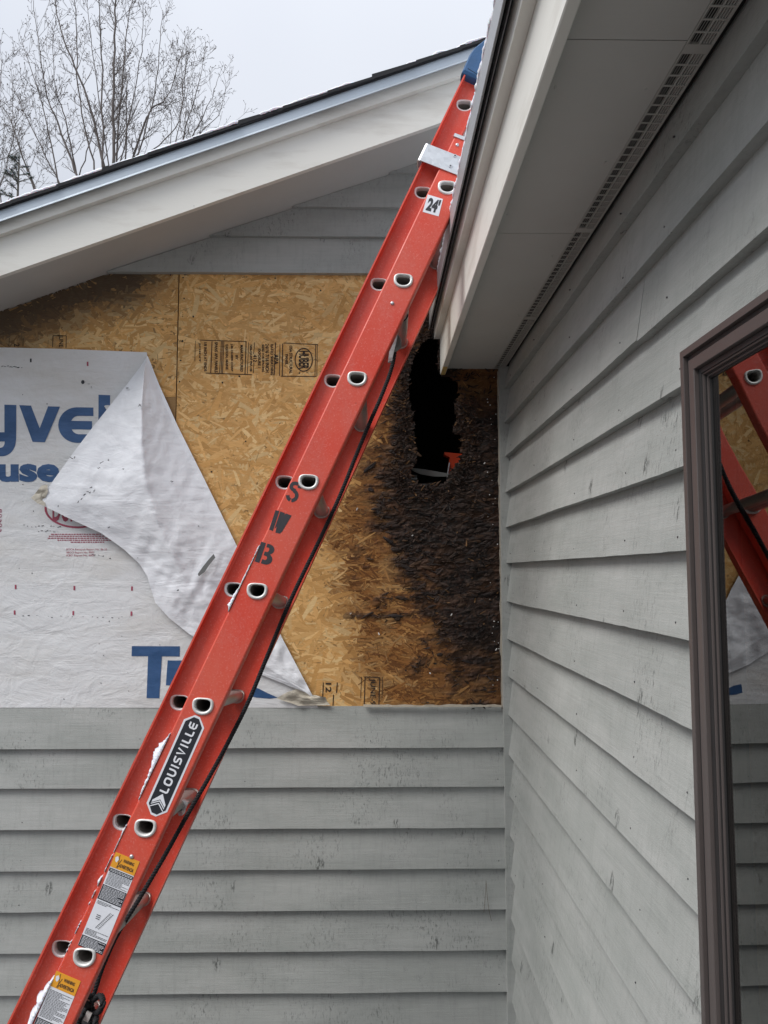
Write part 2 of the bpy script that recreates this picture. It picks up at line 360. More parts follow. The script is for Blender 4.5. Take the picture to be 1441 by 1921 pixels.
# snow lying on the shingles
def snow_strip(name, st, cross, label):
    n = len(cross(st[0])); m = MB(); o = []
    for s in st: o += cross(s)
    m.add(o, [(k * n + i, k * n + i + 1, (k + 1) * n + i + 1, (k + 1) * n + i) for k in range(len(st) - 1) for i in range(n - 1)])
    return tag(m.build(name, M_SNOW, smooth=True), label, kind='stuff')
def rs(x):
    cov = sstep(-.32, .1, fnoise(x * 3.1, 4.2) + .18); jag = .012 * fnoise(x * 16, 7.7) + .006 * fnoise(x * 60, 1.3)
    h = .75 * (.010 + .012 * cov + .006 * fnoise(x * 26, 9) + .003 * fnoise(x * 90, 3)); y0 = yk - .008 + .035 * (1 - cov) + jag * .7
    zb = aD + .014 + SL * x
    return [(x, y0 + .004, zb), (x, y0, zb + .3 * h), (x, y0 + .006, zb + .75 * h), (x, y0 + .03, zb + h), (x, y0 + .3, zb + h + .01), (x, 6, zb + .03)]
snow_strip('roof_snow', [-3.35 + i * .008 for i in range(int(4.95 / .008))], rs, 'thin snow layer lying on the sloping black shingles')

# ------------------------------------------------------------------ strand board sheets
XSEAM = -.7425; XR = .474
HOLEPX = [(823,633),(803,634),(785,652),(773,680),(765,722),(767,748),(777,785),(775,812),(781,846),(780,868),(769,882),(772,902),(793,908),(836,905),(848,880),(863,866),(866,848),(864,828),(866,818),(851,810),(850,797),(858,785),(853,768),(860,740),(860,718),(848,709),(830,705),(822,690)]
HOLE = [(WY(x, y, YW).x, WY(x, y, YW).z) for x, y in HOLEPX]
def in_poly(x, z, P):
    c = False; j = len(P) - 1
    for i in range(len(P)):
        (xi, zi), (xj, zj) = P[i], P[j]
        if (zi > z) != (zj > z) and x < (xj - xi) * (z - zi) / (zj - zi) + xi: c = not c
        j = i
    return c
def edge_dist(x, z, P):
    b = 9
    for (x0, z0), (x1, z1) in zip(P, P[1:] + P[:1]):
        dx, dz = x1 - x0, z1 - z0; t = max(0, min(1, ((x - x0) * dx + (z - z0) * dz) / (dx * dx + dz * dz + 1e-12)))
        b = min(b, hypot(x - x0 - t * dx, z - z0 - t * dz))
    return b
RB = sorted([(WY(x, y, YW).z, WY(x, y, YW).x) for y, x in ((500,830),(560,795),(600,778),(640,762),(700,740),(760,730),(850,724),(885,705),(910,690),(960,696),(1000,712),(1050,742),(1090,760),(1130,785),(1180,812),(1230,830),(1325,850))])
ZST = WY(700, 1155, YW).z
def rot(x, z):
    """how far the wood has gone: (dark, brown), stains with their own outline"""
    d = x - interp(RB, z)
    wob = .045 * fnoise(x * 7, z * 9, 1.7, 4) + .028 * fnoise(x * 30, z * 34, 5.1, 3)
    fib = .05 * fnoise(x * 11, z * 48, 4.4, 4)
    dark = sstep(-.085, .075, d + wob + fib)
    reach = lerp(.11, .42, sstep(.42, -.12, z))
    brown = sstep(-reach, -.42 * reach, d + wob * 1.3) * (.86 + .55 * fnoise(x * 9, z * 26, 9.))
    pt = fnoise(x * 8.5, z * 15, 21., 4) + .5 * fnoise(x * 40, z * 70, 2., 2)                # darker blotches inside the brown
    dark = max(dark, .85 * sstep(.12, .55, pt) * sstep(-reach * .75, -.05, d) * (z < .1))
    st = exp(-((z - ZST - .006 * fnoise(x * 14, 2)) / .013) ** 2) * sstep(-.14, -.06, x) * sstep(.24, .1, x)
    dark = max(dark, .9 * st)
    tr = sstep(.27, .34, x) * sstep(.60, .72, z)                      # paler, redder corner beside the eave
    dark *= 1 - .5 * tr
    low = sstep(-.22, -.44, z); dark *= 1 - .45 * low * sstep(-.5, .35, fnoise(x * 14, z * 30, 6., 4))
    return max(0, min(1, dark)), max(0, min(1, brown))
def shade_mildew(x, z):     # soffit shade painted into the tone, with some mildew, under the rake at left
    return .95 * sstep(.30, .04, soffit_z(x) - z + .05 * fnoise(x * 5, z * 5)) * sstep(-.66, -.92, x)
PALE = [(.82,.50,.20),(.75,.44,.165),(.85,.565,.255),(.71,.405,.145),(.78,.465,.18),(.86,.61,.30),(.65,.365,.125)]
def strand_tone(x, z, c, rr):
    dk, br = rot(x, z)
    bt = (.16, .064, .018) if rr < .4 else ((.29, .125, .034) if rr < .8 else (.42, .21, .065))
    dt = ((.017, .011, .010), (.026, .016, .013), (.011, .009, .009), (.038, .022, .015))[int(rr * 3.99)]
    c = [lerp(p, q, min(1, br * 1.15)) for p, q in zip(c, bt)]
    mo = max(.45, 1.25 + 1.5 * fnoise(x * 12, z * 17, 3.3, 3)); rd = max(0, fnoise(x * 7, z * 12, 8.8, 3)); dt = [v * mo * .82 for v in dt]; dt = [lerp(p, q, rd * .8) for p, q in zip(dt, (.095, .042, .018))]
    c = [lerp(p, q, dk * (.965 + .03 * rr)) for p, q in zip(c, dt)]
    s = shade_mildew(x, z); c = [lerp(p, q, s) for p, q in zip(c, (.075, .056, .042))]
    return (*c, 1)
def strands(bounds, n, seed, sheet, rotten=True, keep=None):
    """thin wood strands pressed in random directions; one shallow layer over another"""
    rnd = random.Random(seed); m = MB(); x0, z0, x1, z1 = bounds
    for i in range(n):
        x, z = rnd.uniform(x0, x1), rnd.uniform(z0, z1)
        if keep and not keep(x, z): continue
        dk, br = rot(x, z) if rotten else (0, 0)
        q = rnd.random()
        L = rnd.uniform(.03, .115) if q < .55 else rnd.uniform(.012, .04); w = L * rnd.uniform(.07, .26) if L > .03 else L * rnd.uniform(.12, .45); w = min(w, .019)
        an = rnd.gauss(0, .75) if rnd.random() < .7 else rnd.uniform(0, pi); off = .0002 + .0010 * (i / n); tl, tw = rnd.uniform(-.003, .003), rnd.uniform(-.01, .01); curl = 0
        if dk > .35:
            if in_poly(x, z, HOLE): continue
            if rnd.random() < .68: continue
            hl = rnd.random() < .12
            near = 1 if edge_dist(x, z, HOLE) < .09 else .4; L = rnd.uniform(.015, .07); w = rnd.uniform(.0016, .0065); off = rnd.uniform(.0003, .0034) * dk * near; tl, tw = rnd.gauss(0, .05) * near, rnd.gauss(0, .12) * near; curl = rnd.uniform(0, .12) * L * near; an = rnd.gauss(.1, .55)
            if edge_dist(x, z, HOLE) < .05: an = rnd.gauss(1.1, .7)
            if not hl and any(in_poly(x + cos(an) * L * f, z + sin(an) * L * f, HOLE) for f in (-.5, .5)): continue
        elif br > .4: L *= .75; w *= .5; an = rnd.gauss(-.15, .6); tl, tw = rnd.gauss(0, .02), rnd.gauss(0, .06)
        if q > .93: w *= .3
        ca, sa = cos(an), sin(an); nl = 4; top, bot = [], []
        for k in range(nl):
            t = k / (nl - 1) - .5; ww = w * (.5 - .16 * (abs(t) > .4)) * rnd.uniform(.75, 1.15); sh = .12 * w * rnd.uniform(-1, 1); le = L * (t + rnd.uniform(-.05, .05))
            for s, lst in ((1, top), (-1, bot)):
                a, b = le, sh + s * ww; px, pz = x + ca * a - sa * b, z + sa * a + ca * b
                px, pz = min(max(px, x0), x1), min(max(pz, z0), z1)
                lst.append((px, YW - max(.0001, off + tl * a + tw * b + curl * (2 * t) ** 2), pz))
        p = PALE[rnd.randrange(7)]; b = rnd.uniform(.84, 1.10); c = [v * b for v in p]
        if q > .93 and dk < .3: c = [v * .45 for v in p]; 
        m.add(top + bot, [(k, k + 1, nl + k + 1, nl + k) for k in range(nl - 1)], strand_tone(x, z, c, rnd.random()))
    return tag(m.build('wood_strand', M_OSB, sheet), kind='stuff')
# right-hand sheet: a fine grid with the hole broken out of it
nx, nzv = 176, 236; m = MB(); idx = {}
def gv(i, j):
    if (i, j) not in idx:
        x, z = lerp(XSEAM + .0015, XR, i / nx), lerp(ZB0, ZB1, j / nzv); dk, br = rot(x, z)
        dy = dk * (.007 * fnoise(x * 17, z * 40, 3, 4) + .0035 * fnoise(x * 45, z * 110, 8, 3) - .004 * max(0, fnoise(x * 9, z * 60, 12, 3)) - .002)
        if 0 < i < nx: x += dk * .0025 * fnoise(x * 90, z * 90, 4)
        idx[(i, j)] = len(m.v); m.v.append((x, YW + dy, z))
    return idx[(i, j)]
for i in range(nx):
    for j in range(nzv):
        x, z = lerp(XSEAM, XR, (i + .5) / nx), lerp(ZB0, ZB1, (j + .5) / nzv)
        if in_poly(x + .006 * fnoise(x * 50, z * 50), z + .006 * fnoise(z * 55, x * 40, 2), HOLE): continue
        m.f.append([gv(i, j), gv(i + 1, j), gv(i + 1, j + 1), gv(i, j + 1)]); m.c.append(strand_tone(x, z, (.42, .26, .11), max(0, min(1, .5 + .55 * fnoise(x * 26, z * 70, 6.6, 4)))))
osb = m.build('strand_board_sheet', M_OSB, gable); tag(osb, 'strand board sheet rotted black around a ragged hole by the eave')
bm = bmesh.new(); bm.from_mesh(osb.data); bmesh.ops.recalc_face_normals(bm, faces=bm.faces)
be = [e for e in bm.edges if e.is_boundary]
ex = bmesh.ops.extrude_edge_only(bm, edges=be)
for v in [v for v in ex['geom'] if isinstance(v, bmesh.types.BMVert)]: v.co.y += .0125
bm.to_mesh(osb.data); bm.free()
strands((XSEAM + .002, ZB0 + .001, XR, ZB1), 21000, 5, osb)
# extra crumbs and lifted fibres where the board is rotten
rnd = random.Random(8); m = MB(); cnt = 0
while cnt < 1900:
    x, z = rnd.uniform(.0, XR), rnd.uniform(ZB0, ZB1); dk, br = rot(x, z)
    if rnd.random() > dk ** 1.5 or in_poly(x, z, HOLE): continue
    ed = edge_dist(x, z, HOLE) if abs(z - .55) < .6 else 1
    if ed > .07 and rnd.random() < .8: continue
    cnt += 1
    L = rnd.uniform(.006, .03); w = rnd.uniform(.001, .0035); an = rnd.gauss(.1, .6); tilt = rnd.gauss(0, .4); c = rnd.choice([(.022, .014, .012), (.034, .021, .017), (.016, .012, .011), (.052, .033, .025), (.04, .022, .014)] if rnd.random() < .95 else [(.16, .085, .035)])
    ca, sa = cos(an), sin(an); o = []
    for t in (-.5, 0, .5):
        for s in (-1, 1):
            a, b = L * t, w * s * (1 - abs(t)); o.append((min(x + ca * a - sa * b, XR), YW - .004 - max(-.003, .5 * tilt * a + .35 * L * (4 * t * t) * rnd.random()) - rnd.random() * .004, z + sa * a + ca * b))
    m.add(o, [(0, 1, 3, 2), (2, 3, 5, 4)], (*c, 1))
tag(m.build('rotten_fibre', M_OSB, osb), kind='stuff')
m = MB(); cnt = 0                                           # swollen, curling plates where the layers have come apart
while cnt < 300:
    x, z = rnd.uniform(-.05, XR - .02), rnd.gauss(.22, .26); dk, br = rot(x, z)
    if z < ZB0 + .02 or z > 1. or dk < .6 or in_poly(x, z, HOLE): continue
    cnt += 1; L = rnd.uniform(.018, .06); w = rnd.uniform(.006, .017); an = rnd.gauss(.08, .35); ca, sa = cos(an), sin(an); n = 10; o = [(x, YW - .004 - .004 * rnd.random(), z)]; lift = rnd.uniform(.0005, .005)
    for rr_ in (.55, 1.):
        for k_ in range(n):
            t = 2 * pi * k_ / n; q = rr_ * rnd.uniform(.75, 1.2); a, b = .5 * L * q * cos(t), .5 * w * q * sin(t)
            o.append((min(x + ca * a - sa * b, XR), YW - .0025 - (lift * rr_ ** 2 * max(0, sin(t + 1.2 + cnt)) if rr_ == 1. else .004), z + sa * a + ca * b))
    b = rnd.uniform(.6, 1.5); cc = rnd.choice([(.030, .020, .017), (.045, .030, .024), (.022, .016, .015), (.06, .034, .02)])
    m.add(o, [(0, 1 + k_, 1 + (k_ + 1) % n) for k_ in range(n)] + [(1 + k_, 1 + n + k_, 1 + n + (k_ + 1) % n, 1 + (k_ + 1) % n) for k_ in range(n)], (*[v * b for v in cc], 1))
tag(m.build('swollen_flake', M_OSB, osb), kind='stuff')
# left-hand sheet, mostly under the wrap
m = MB(); m.flat([(-3.2, ZB0), (XSEAM - .0015, ZB0), (XSEAM - .0015, ZB1), (-.98, ZB1 - .003), (-3.2, .318)], lambda x, z: Vector((x, YW, z)), (.36, .22, .095, 1))
m.flat([(XSEAM - .0015, ZB0), (XSEAM - .0015, ZB1)] + [(XSEAM - .0014, ZB1), (XSEAM - .0014, ZB0)], lambda x, z: Vector((x, YW + .012 * (x > XSEAM - .00145), z)), (.2, .12, .05, 1))
osl = m.build('strand_board_sheet', M_OSB, gable); tag(osl, 'strand board sheet left of the vertical joint, mostly under the white wrap')
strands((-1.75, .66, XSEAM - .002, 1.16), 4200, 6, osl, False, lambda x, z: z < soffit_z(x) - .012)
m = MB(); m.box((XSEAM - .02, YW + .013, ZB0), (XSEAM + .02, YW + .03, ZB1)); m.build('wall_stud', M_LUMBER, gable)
# dark cavity behind the hole
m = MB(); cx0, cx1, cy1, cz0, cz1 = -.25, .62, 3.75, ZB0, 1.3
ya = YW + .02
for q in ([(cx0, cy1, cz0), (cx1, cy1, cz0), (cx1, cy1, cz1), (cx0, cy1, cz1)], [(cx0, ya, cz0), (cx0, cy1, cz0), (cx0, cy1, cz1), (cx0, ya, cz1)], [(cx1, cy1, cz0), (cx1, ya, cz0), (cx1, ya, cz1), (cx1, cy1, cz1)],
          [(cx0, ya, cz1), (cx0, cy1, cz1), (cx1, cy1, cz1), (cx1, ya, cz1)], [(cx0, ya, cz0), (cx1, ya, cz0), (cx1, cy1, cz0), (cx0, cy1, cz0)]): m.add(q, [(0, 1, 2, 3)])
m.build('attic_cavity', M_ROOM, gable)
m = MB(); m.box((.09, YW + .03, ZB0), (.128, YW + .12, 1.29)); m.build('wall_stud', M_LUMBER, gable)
# stamps printed on the sheets
_txt = {}
def text2d(s, bold=0.):
    key = (s, bold)
    if key not in _txt:
        cu = bpy.data.curves.new('t', 'FONT'); cu.body = s; cu.offset = bold; cu.resolution_u = 3
        o = bpy.data.objects.new('t', cu); COL.objects.link(o); dg = bpy.context.evaluated_depsgraph_get()
        me = bpy.data.meshes.new_from_object(o.evaluated_get(dg)); v = [(p.co.x, p.co.y) for p in me.vertices]; f = [tuple(p.vertices) for p in me.polygons]
        bpy.data.objects.remove(o); bpy.data.meshes.remove(me)
        x0, x1 = min(p[0] for p in v), max(p[0] for p in v); y0, y1 = min(p[1] for p in v), max(p[1] for p in v)
        _txt[key] = ([((p[0] - x0) / (x1 - x0), (p[1] - y0) / (y1 - y0)) for p in v], f)
    return _txt[key]
def put_text(m, s, fn, bold=0.):
    """fn maps the text's own box (0..1, 0..1) to the place it is printed on"""
    v, f = text2d(s, bold); m.add([fn(a, b) for a, b in v], f)
YI = YW - .0022
def wp(x, y, Y=YI): return WY(x, y, Y)
def zst(a, b): return (340 + a * .2082, 580 + b * .2082)
m = MB()
def vline(m, s, xa, y0, y1, wpx, bold=0., conv=zst):      # text turned a quarter clockwise, its baseline to the left
    def fn(a, b): px, py = conv(xa - wpx / 2 + wpx * b, lerp(y0, y1, a)); return wp(px, py)
    put_text(m, s, fn, bold)
def seg(m, x0, y0, x1, y1, t, conv=zst):
    dx, dy = x1 - x0, y1 - y0; l = hypot(dx, dy); nx_, ny_ = -dy / l * t / 2, dx / l * t / 2
    m.flat([(x0 + nx_, y0 + ny_), (x1 + nx_, y1 + ny_), (x1 - nx_, y1 - ny_), (x0 - nx_, y0 - ny_)], lambda a, b: wp(*conv(a, b)))
for s, xa, a, b, w_ in (('OSA STRUCTURAL', 988, 328, 578, 26), ('PANEL', 950, 405, 500, 24), ('APA', 857, 405, 500, 36), ('RATED SHEATHING', 818, 315, 595, 24), ('24/16 7/16 INCH', 775, 312, 570, 32), ('SIZED FOR SPACING', 738, 318, 565, 20), ('EXPOSURE 1', 704, 355, 530, 24), ('412', 665, 410, 475, 30), ('NER-QA397 PRP-108', 627, 320, 560, 22),
                        ('MANUFACTURED', 545, 322, 565, 24), ('BY', 500, 415, 455, 20), ('J.M. HUBER CORP', 455, 312, 560, 22), ('EASTON, MAINE', 410, 318, 545, 24), ('SPANS APA PANELS', 315, 296, 570, 26), ('1/8 INCH AT ENDS', 218, 296, 560, 24), ('JOINT', 166, 300, 480, 18)):
    vline(m, s, xa, a, b, w_ * 1.08, .028)
vline(m, 'HUBER', 1104, 375, 540, 92, .03)
el = lambda s: [(1104 + (78 + s) * cos(t * pi / 24), 456 + (103 + s) * sin(t * pi / 24)) for t in range(48)]
m.flat(el(4), lambda a, b: wp(*zst(a, b)), None, [el(-5)[::-1]])
for q in ((925, 305, 1232, 318, 6), (900, 603, 1220, 605, 7), (1212, 320, 1205, 600, 6), (1226, 320, 1222, 600, 5), (915, 310, 910, 603, 8), (890, 318, 885, 600, 6), (850, 300, 838, 596, 8), (662, 300, 652, 402, 5), (655, 480, 650, 575, 5), (608, 300, 596, 580, 5), (585, 290, 575, 585, 8), (170, 278, 590, 292, 6), (220, 575, 640, 590, 7), (385, 290, 372, 580, 6), (372, 290, 360, 575, 6), (362, 290, 345, 575, 5), (278, 290, 266, 575, 7), (130, 285, 122, 470, 4)): seg(m, *q)
tag(m.build('ink_stamp', M_INK, osb), kind='stuff')
m = MB(); zb4 = lambda a, b: (560 + a * .4163, 560 + b * .4163)
vline(m, 'JUNE-9', 332, 1712, 1832, 30, .02, zb4)
for q in ((300, 1705, 366, 1708, 4), (300, 1705, 296, 1838, 4), (366, 1708, 362, 1838, 4), (284, 1705, 280, 1800, 2.5), (380, 1705, 376, 1800, 2.5), (112, 1730, 109, 1795, 4), (175, 1730, 171, 1778, 4), (158, 1785, 155, 1835, 4), (122, 1802, 122, 1830, 3)): seg(m, *q, zb4)
vline(m, '12', 135, 1732, 1775, 26, .02, zb4); tag(m.build('ink_stamp', M_INK, osb), kind='stuff')
m = MB(); zl = lambda a, b: (a * .2082, 640 + b * .2082)
vline(m, 'JUNE', 545, -60, 55, 50, .02, zl); vline(m, '2', 152, 20, 50, 50, .02, zl)
for q in ((478, -50, 474, 55, 6), (598, -50, 595, 60, 6), (478, -50, 598, -48, 6), (85, -30, 80, 45, 5), (210, -30, 207, 45, 5), (435, -10, 432, 50, 3)): seg(m, *q, zl)
tag(m.build('ink_stamp', M_INK, osl), kind='stuff')
# nails, chips of drywall dust and bent edge of torn paper along the right side of the sheet
m = MB(); rnd = random.Random(4)
for i in range(26):
    z = lerp(ZB0 + .03, .74, rnd.random()); x = XR - rnd.uniform(.008, .05); r = rnd.uniform(.0011, .0024)
    m.tube([(x, YW - .010, z), (x, YW - .013, z)], r, 6)
for px, py in ((657,1152),(846,1155),(710,1187),(806,1262),(669,957),(908,870),(926,1165),(930,1220),(773,1005)):
    p = WY(px, py, YW - .006); m.tube([p, p + Vector((.004, -.004, rnd.uniform(-.008, .008)))], .0022, 5)
tag(m.build('nail_head', M_FERR, osb), kind='stuff')
m = MB()
for px, py in ((346,516),(347,560),(343,594),(341,640),(364,594),(345,521),(322,516),(420,524),(515,522),(600,524),(448,706),(417,718),(560,700),(338,676),(336,716),(335,760),(520,568),(600,545),(460,828),(395,885),(660,1160),(640,1170)):
    p = WY(px + rnd.uniform(-2, 2), py, YW - .0012); r = rnd.uniform(.0022, .0042); n = 9; m.flat([(p.x + r * rnd.uniform(.6, 1.2) * cos(2 * pi * k_ / n), p.z + r * rnd.uniform(.6, 1.2) * sin(2 * pi * k_ / n)) for k_ in range(n)], lambda x, z: Vector((x, YW - .0021, z)))
tag(m.build('nail_pit', M_INK, osb), kind='stuff')
m = MB(); o = []; K = 60
for i in range(K + 1):
    z = lerp(ZB0, .76, i / K); wv = .006 * fnoise(z * 13, 3) + .003 * fnoise(z * 60, 5)
    o += [(XR + .0015, YW - .013, z), (XR - .004 - max(0, wv), YW - .011 - .004 * fnoise(z * 30, 8), z)]
m.add(o, [(2 * i, 2 * i + 1, 2 * i + 3, 2 * i + 2) for i in range(K)]); m.build('torn_paper_edge', M_DIRTY, gable)
m = MB(); o = []; K = 40
for i in range(K + 1):
    px = lerp(682, 941, i / K); t = 4 + 2.5 * fnoise(px * .03, 4) + 1.5 * fnoise(px * .2, 7); a, b = WY(px, 1326, YS - .001), WY(px, 1326 - max(1.2, t), YS + .012)
    o += [a, b]
m.add(o, [(2 * i, 2 * i + 1, 2 * i + 3, 2 * i + 2) for i in range(K)]); m.build('torn_paper_edge', M_DIRTY, gable)
m = MB(); m.box((.4745, 2.744, -H), (.5115, 2.7805, .772)); ct = m.build('corner_trim', M_SIDE, gable)

m = MB(); rnd = random.Random(21)                      # nails near the butt edges
for z in lows:
    for x in (.452 + rnd.uniform(-.006, .006), -.02 + rnd.uniform(-.03, .03), -.43 + rnd.uniform(-.03, .03), -.84, -1.25):
        zz = z + rnd.uniform(.02, .035); y = YS + .20 * (zz - z) * .7 + .0005; m.tube([(x, y + .004, zz), (x, y - .0006, zz)], .0021, 7)
tag(m.build('nail_head', M_DKSTEEL, gable), kind='stuff')
def straw(name, pts, r, label, Y):
    m = MB(); m.tube([WY(x, y, Y) for x, y in pts], r, 4); tag(m.build(name, M_NEEDLE), label, 'pine needle', 'dry needles caught on the siding')
straw('dry_needle', [(912, 1652), (911, 1675), (909, 1700), (908, 1712)], .0007, 'dry pine needle hanging straight down beside the inside corner', YS - .003)
straw('dry_needle', [(912, 1655), (914, 1680), (917, 1705), (922, 1728)], .0007, 'dry pine needle bent to the right beside the inside corner', YS - .0045)

# things seen through the hole
m = MB(); P = lambda x, z: None
yo = 2.96; pts = [WY(x, y, yo) for x, y in ((834, 848), (872, 852), (868, 905), (838, 905), (842, 880), (844, 858), (834, 853))]
m.sweep([(p.x, p.z) for p in pts], [0, 1], lambda t, x, z: (x, yo + .05 * t, z)); 
tool = recalc(m.build('plastic_tool', M_TOOL)); tag(tool, 'bright orange plastic tool seen inside the hole in the rotten board', 'tool')
m = MB(); a, b = WY(842, 868, yo - .004), WY(836, 906, yo - .004)
m.box((0, 0, 0), (1, 1, 1), lambda s, t, q: tuple(a.lerp(b, s) + Vector((.004 * t, -.006 * q, 0)))); recalc(m.build('metal_strip', M_WHITE, tool))
m = MB(); yo = 2.86; up_ = [WY(x, y, yo) for x, y in ((768, 877), (800, 881), (845, 889))]; lo_ = [WY(x, y, yo) for x, y in ((845, 894), (815, 894), (790, 890), (778, 885))]
m.sweep([(p.x, p.z) for p in up_ + lo_], [0, 1], lambda t, x, z: (x, yo + .08 * t, z + .012 * t))
tag(recalc(m.build('metal_bar', M_PLATE)), 'dark grey metal bar lying across the bottom of the hole', 'metal bar')
for k_, (py, mt) in enumerate(((891, M_PLATE), (896, M_WHITE), (901, M_PLATE))):
    m = MB(); a = WY(772, py, 2.9); b = WY(783, py + 3.4, 2.9); m.box((a.x, 2.9, b.z), (b.x, 2.96, a.z))
    tag(m.build('shim', mt), ('grey shim, topmost of three stacked below the metal bar', 'white shim, middle of three stacked below the metal bar', 'grey shim, lowest of three stacked below the metal bar')[k_], 'shim', 'shims stacked in the hole')

# ------------------------------------------------------------------ house wrap
wrap = tag(empty('house_wrap', (-1.2, YW, ZB0)), 'torn white house wrap with blue print, its corner folded down over itself', 'house wrap')
YP = YW - .004
FOLD = [(650, 275.5), (668, 277.5), (720, 298), (800, 334), (900, 384), (1015, 440), (1100, 482), (1200, 531), (1300, 584), (1326, 597)]
TOPE = [(-420, 655), (0, 652), (120, 655), (200, 658), (275, 661)]
def wrap_y(x, z): return YP - .0015 - .0022 * fnoise(x * 2.2, z * 6, 3) - .0012 * fnoise(x * 6, z * 15, 8)
m = MB(); NR, NC = 90, 110
for j in range(NR + 1):
    for i in range(NC + 1):
        t = j / NR; y_ = lerp(652, 1327.5, t); xr = interp(FOLD, max(y_, 652)); px = lerp(-420, xr, i / NC)
        y2 = lerp(interp(TOPE, px), 1327.5, t); p = WY(px, y2, YP); p.y = wrap_y(p.x, p.z); m.v.append(tuple(p))
for j in range(NR):
    for i in range(NC): a = j * (NC + 1) + i; m.f.append([a, a + 1, a + NC + 2, a + NC + 1]); m.c.append(None)
m.build('wrap_sheet', M_WRAP, wrap, True)
# the folded corner, hanging away from the wall
XL = [(668, 276), (690, 262), (720, 239), (760, 207), (800, 175), (850, 137), (900, 101), (935, 77), (943, 75), (950, 84), (975, 135), (1000, 190), (1030, 232), (1058, 262), (1080, 276), (1130, 291), (1160, 318), (1190, 356), (1250, 452), (1300, 575), (1310, 587)]
XRI = [(668, 277), (690, 271), (760, 266), (830, 266), (900, 272), (960, 290), (1000, 305), (1100, 352), (1200, 432), (1310, 586)]
DR = [(668, .004), (690, .030), (760, .074), (900, .088), (1000, .072), (1100, .046), (1200, .026), (1310, .004)]
DL = [(668, .004), (720, .012), (850, .030), (940, .036), (1000, .026), (1100, .020), (1310, .004)]
m = MB(); NC = 64; ys = [668 + 642 * i / 150 for i in range(151)]
for y in ys:
    xl, xf = interp(XL, y), interp(FOLD, y); xr = min(max(interp(XRI, y), xl + .15 * (xf - xl)), xf - .1 * (xf - xl)); dr, dl = interp(DR, y), interp(DL, y)
    for i in range(NC + 1):
        q = i / NC; px = lerp(xl, xf, q)
        if px < xr: t = (px - xl) / max(1e-6, xr - xl); d = lerp(dl, dr, t ** 1.4)
        else: t = (px - xr) / max(1e-6, xf - xr); d = lerp(dr, .006, min(1, t * 1.12) ** .8)
        edge = min(1, 6 * q, 6 * (1 - q))
        c, s = px * .92 + y * .38, y * .92 - px * .38
        wr = .0036 * fnoise(c * .022, s * .006, 2) +   .0030 * (abs(fnoise(c * .03, s * .007, 5)) - .2) + .0026 * fnoise(px * .05, y * .05, 8)
        d = max(.003, d + wr * (.35 + .65 * edge) * sstep(660, 760, y) * (1 + .9 * sstep(950, 1080, y)))
        m.v.append(tuple(WY(px, y, YP - .0055 - d)))
for j in range(150):
    for i in range(NC): a = j * (NC + 1) + i; m.f.append([a, a + 1, a + NC + 2, a + NC + 1]); m.c.append(None)
fl = m.build('folded_flap', M_FLAP, wrap, True); tag(fl, 'plain bluish white underside of the wrap, folded down')
def patch(name, pts, mat, depth, parent, seed, label=None, amp=.006):
    m = MB(); c = (sum(p[0] for p in pts) / len(pts), sum(p[1] for p in pts) / len(pts)); n = len(pts); rings = 6
    m.v.append(tuple(WY(*c, YP - depth - amp)))
    for r in range(1, rings + 1):
        for k in range(n * 3):
            a, b = pts[k // 3], pts[(k // 3 + 1) % n]; t = (k % 3) / 3; e = (lerp(a[0], b[0], t), lerp(a[1], b[1], t)); px, py = lerp(c[0], e[0], r / rings), lerp(c[1], e[1], r / rings)
            m.v.append(tuple(WY(px, py, YP - depth - amp * (.5 + 1.3 * fnoise(px * .05, py * .07, seed)))))
    N = n * 3
    for k in range(N): m.f.append([0, 1 + k, 1 + (k + 1) % N]); m.c.append(None)
    for r in range(rings - 1):
        for k in range(N): m.f.append([1 + r * N + k, 1 + (r + 1) * N + k, 1 + (r + 1) * N + (k + 1) % N, 1 + r * N + (k + 1) % N]); m.c.append(None)
    o = m.build(name, mat, parent, True); return tag(o, label) if label else o
patch('torn_corner', [(518, 1310), (540, 1298), (556, 1293), (585, 1303), (611, 1308), (614, 1316), (620, 1323), (560, 1324)], M_TORN, .008, wrap, 3, 'crumpled beige torn corner of the wrap', .010)
patch('torn_tip', [(58, 934), (66, 926), (72, 918), (78, 911), (89, 909), (90, 922), (84, 938), (86, 950), (70, 944)], M_TORN, .040, wrap, 5, 'ragged beige tip of the folded flap', .008)
# print on the wrap
def on_wrap(px, py): p = WY(px, py, YP); p.y = wrap_y(p.x, p.z) - .0011; return p
def wflat(m, poly, conv=lambda a, b: (a, b), holes=()):
    m.flat([conv(*p) for p in poly], on_wrap, None, [[conv(*p) for p in h] for h in holes])
z1 = lambda a, b: (a * .2082, 640 + b * .2082)
def lett(polys, conv, mat=M_BLUE, name='printed_letter'):
    m = MB()
    for p in polys: wflat(m, p, conv)
    return m.build(name, mat, wrap)
arc = lambda cx, cy, rx, ry, a0, a1, n=14: [(cx + rx * cos(radians(lerp(a0, a1, i / n))), cy + ry * sin(radians(lerp(a0, a1, i / n)))) for i in range(n + 1)]
lett([[(44, 574), (152, 577), (149, 880)] + arc(20, 900, 126, 138, 10, 90) + [(-120, 1038), (-120, 963), (5, 962)] + arc(10, 915, 36, 46, 85, 12, 6) + [(46, 905), (-60, 905)] + arc(-60, 780, 120, 125, 90, 180, 8) + [(-180, 575), (-75, 575), (-75, 780)] + arc(-30, 780, 45, 42, 180, 95, 6) + [(44, 822)]], z1)
lett([[(178, 578), (284, 583), (361, 786), (437, 589), (545, 592), (408, 912), (297, 908)]], z1)
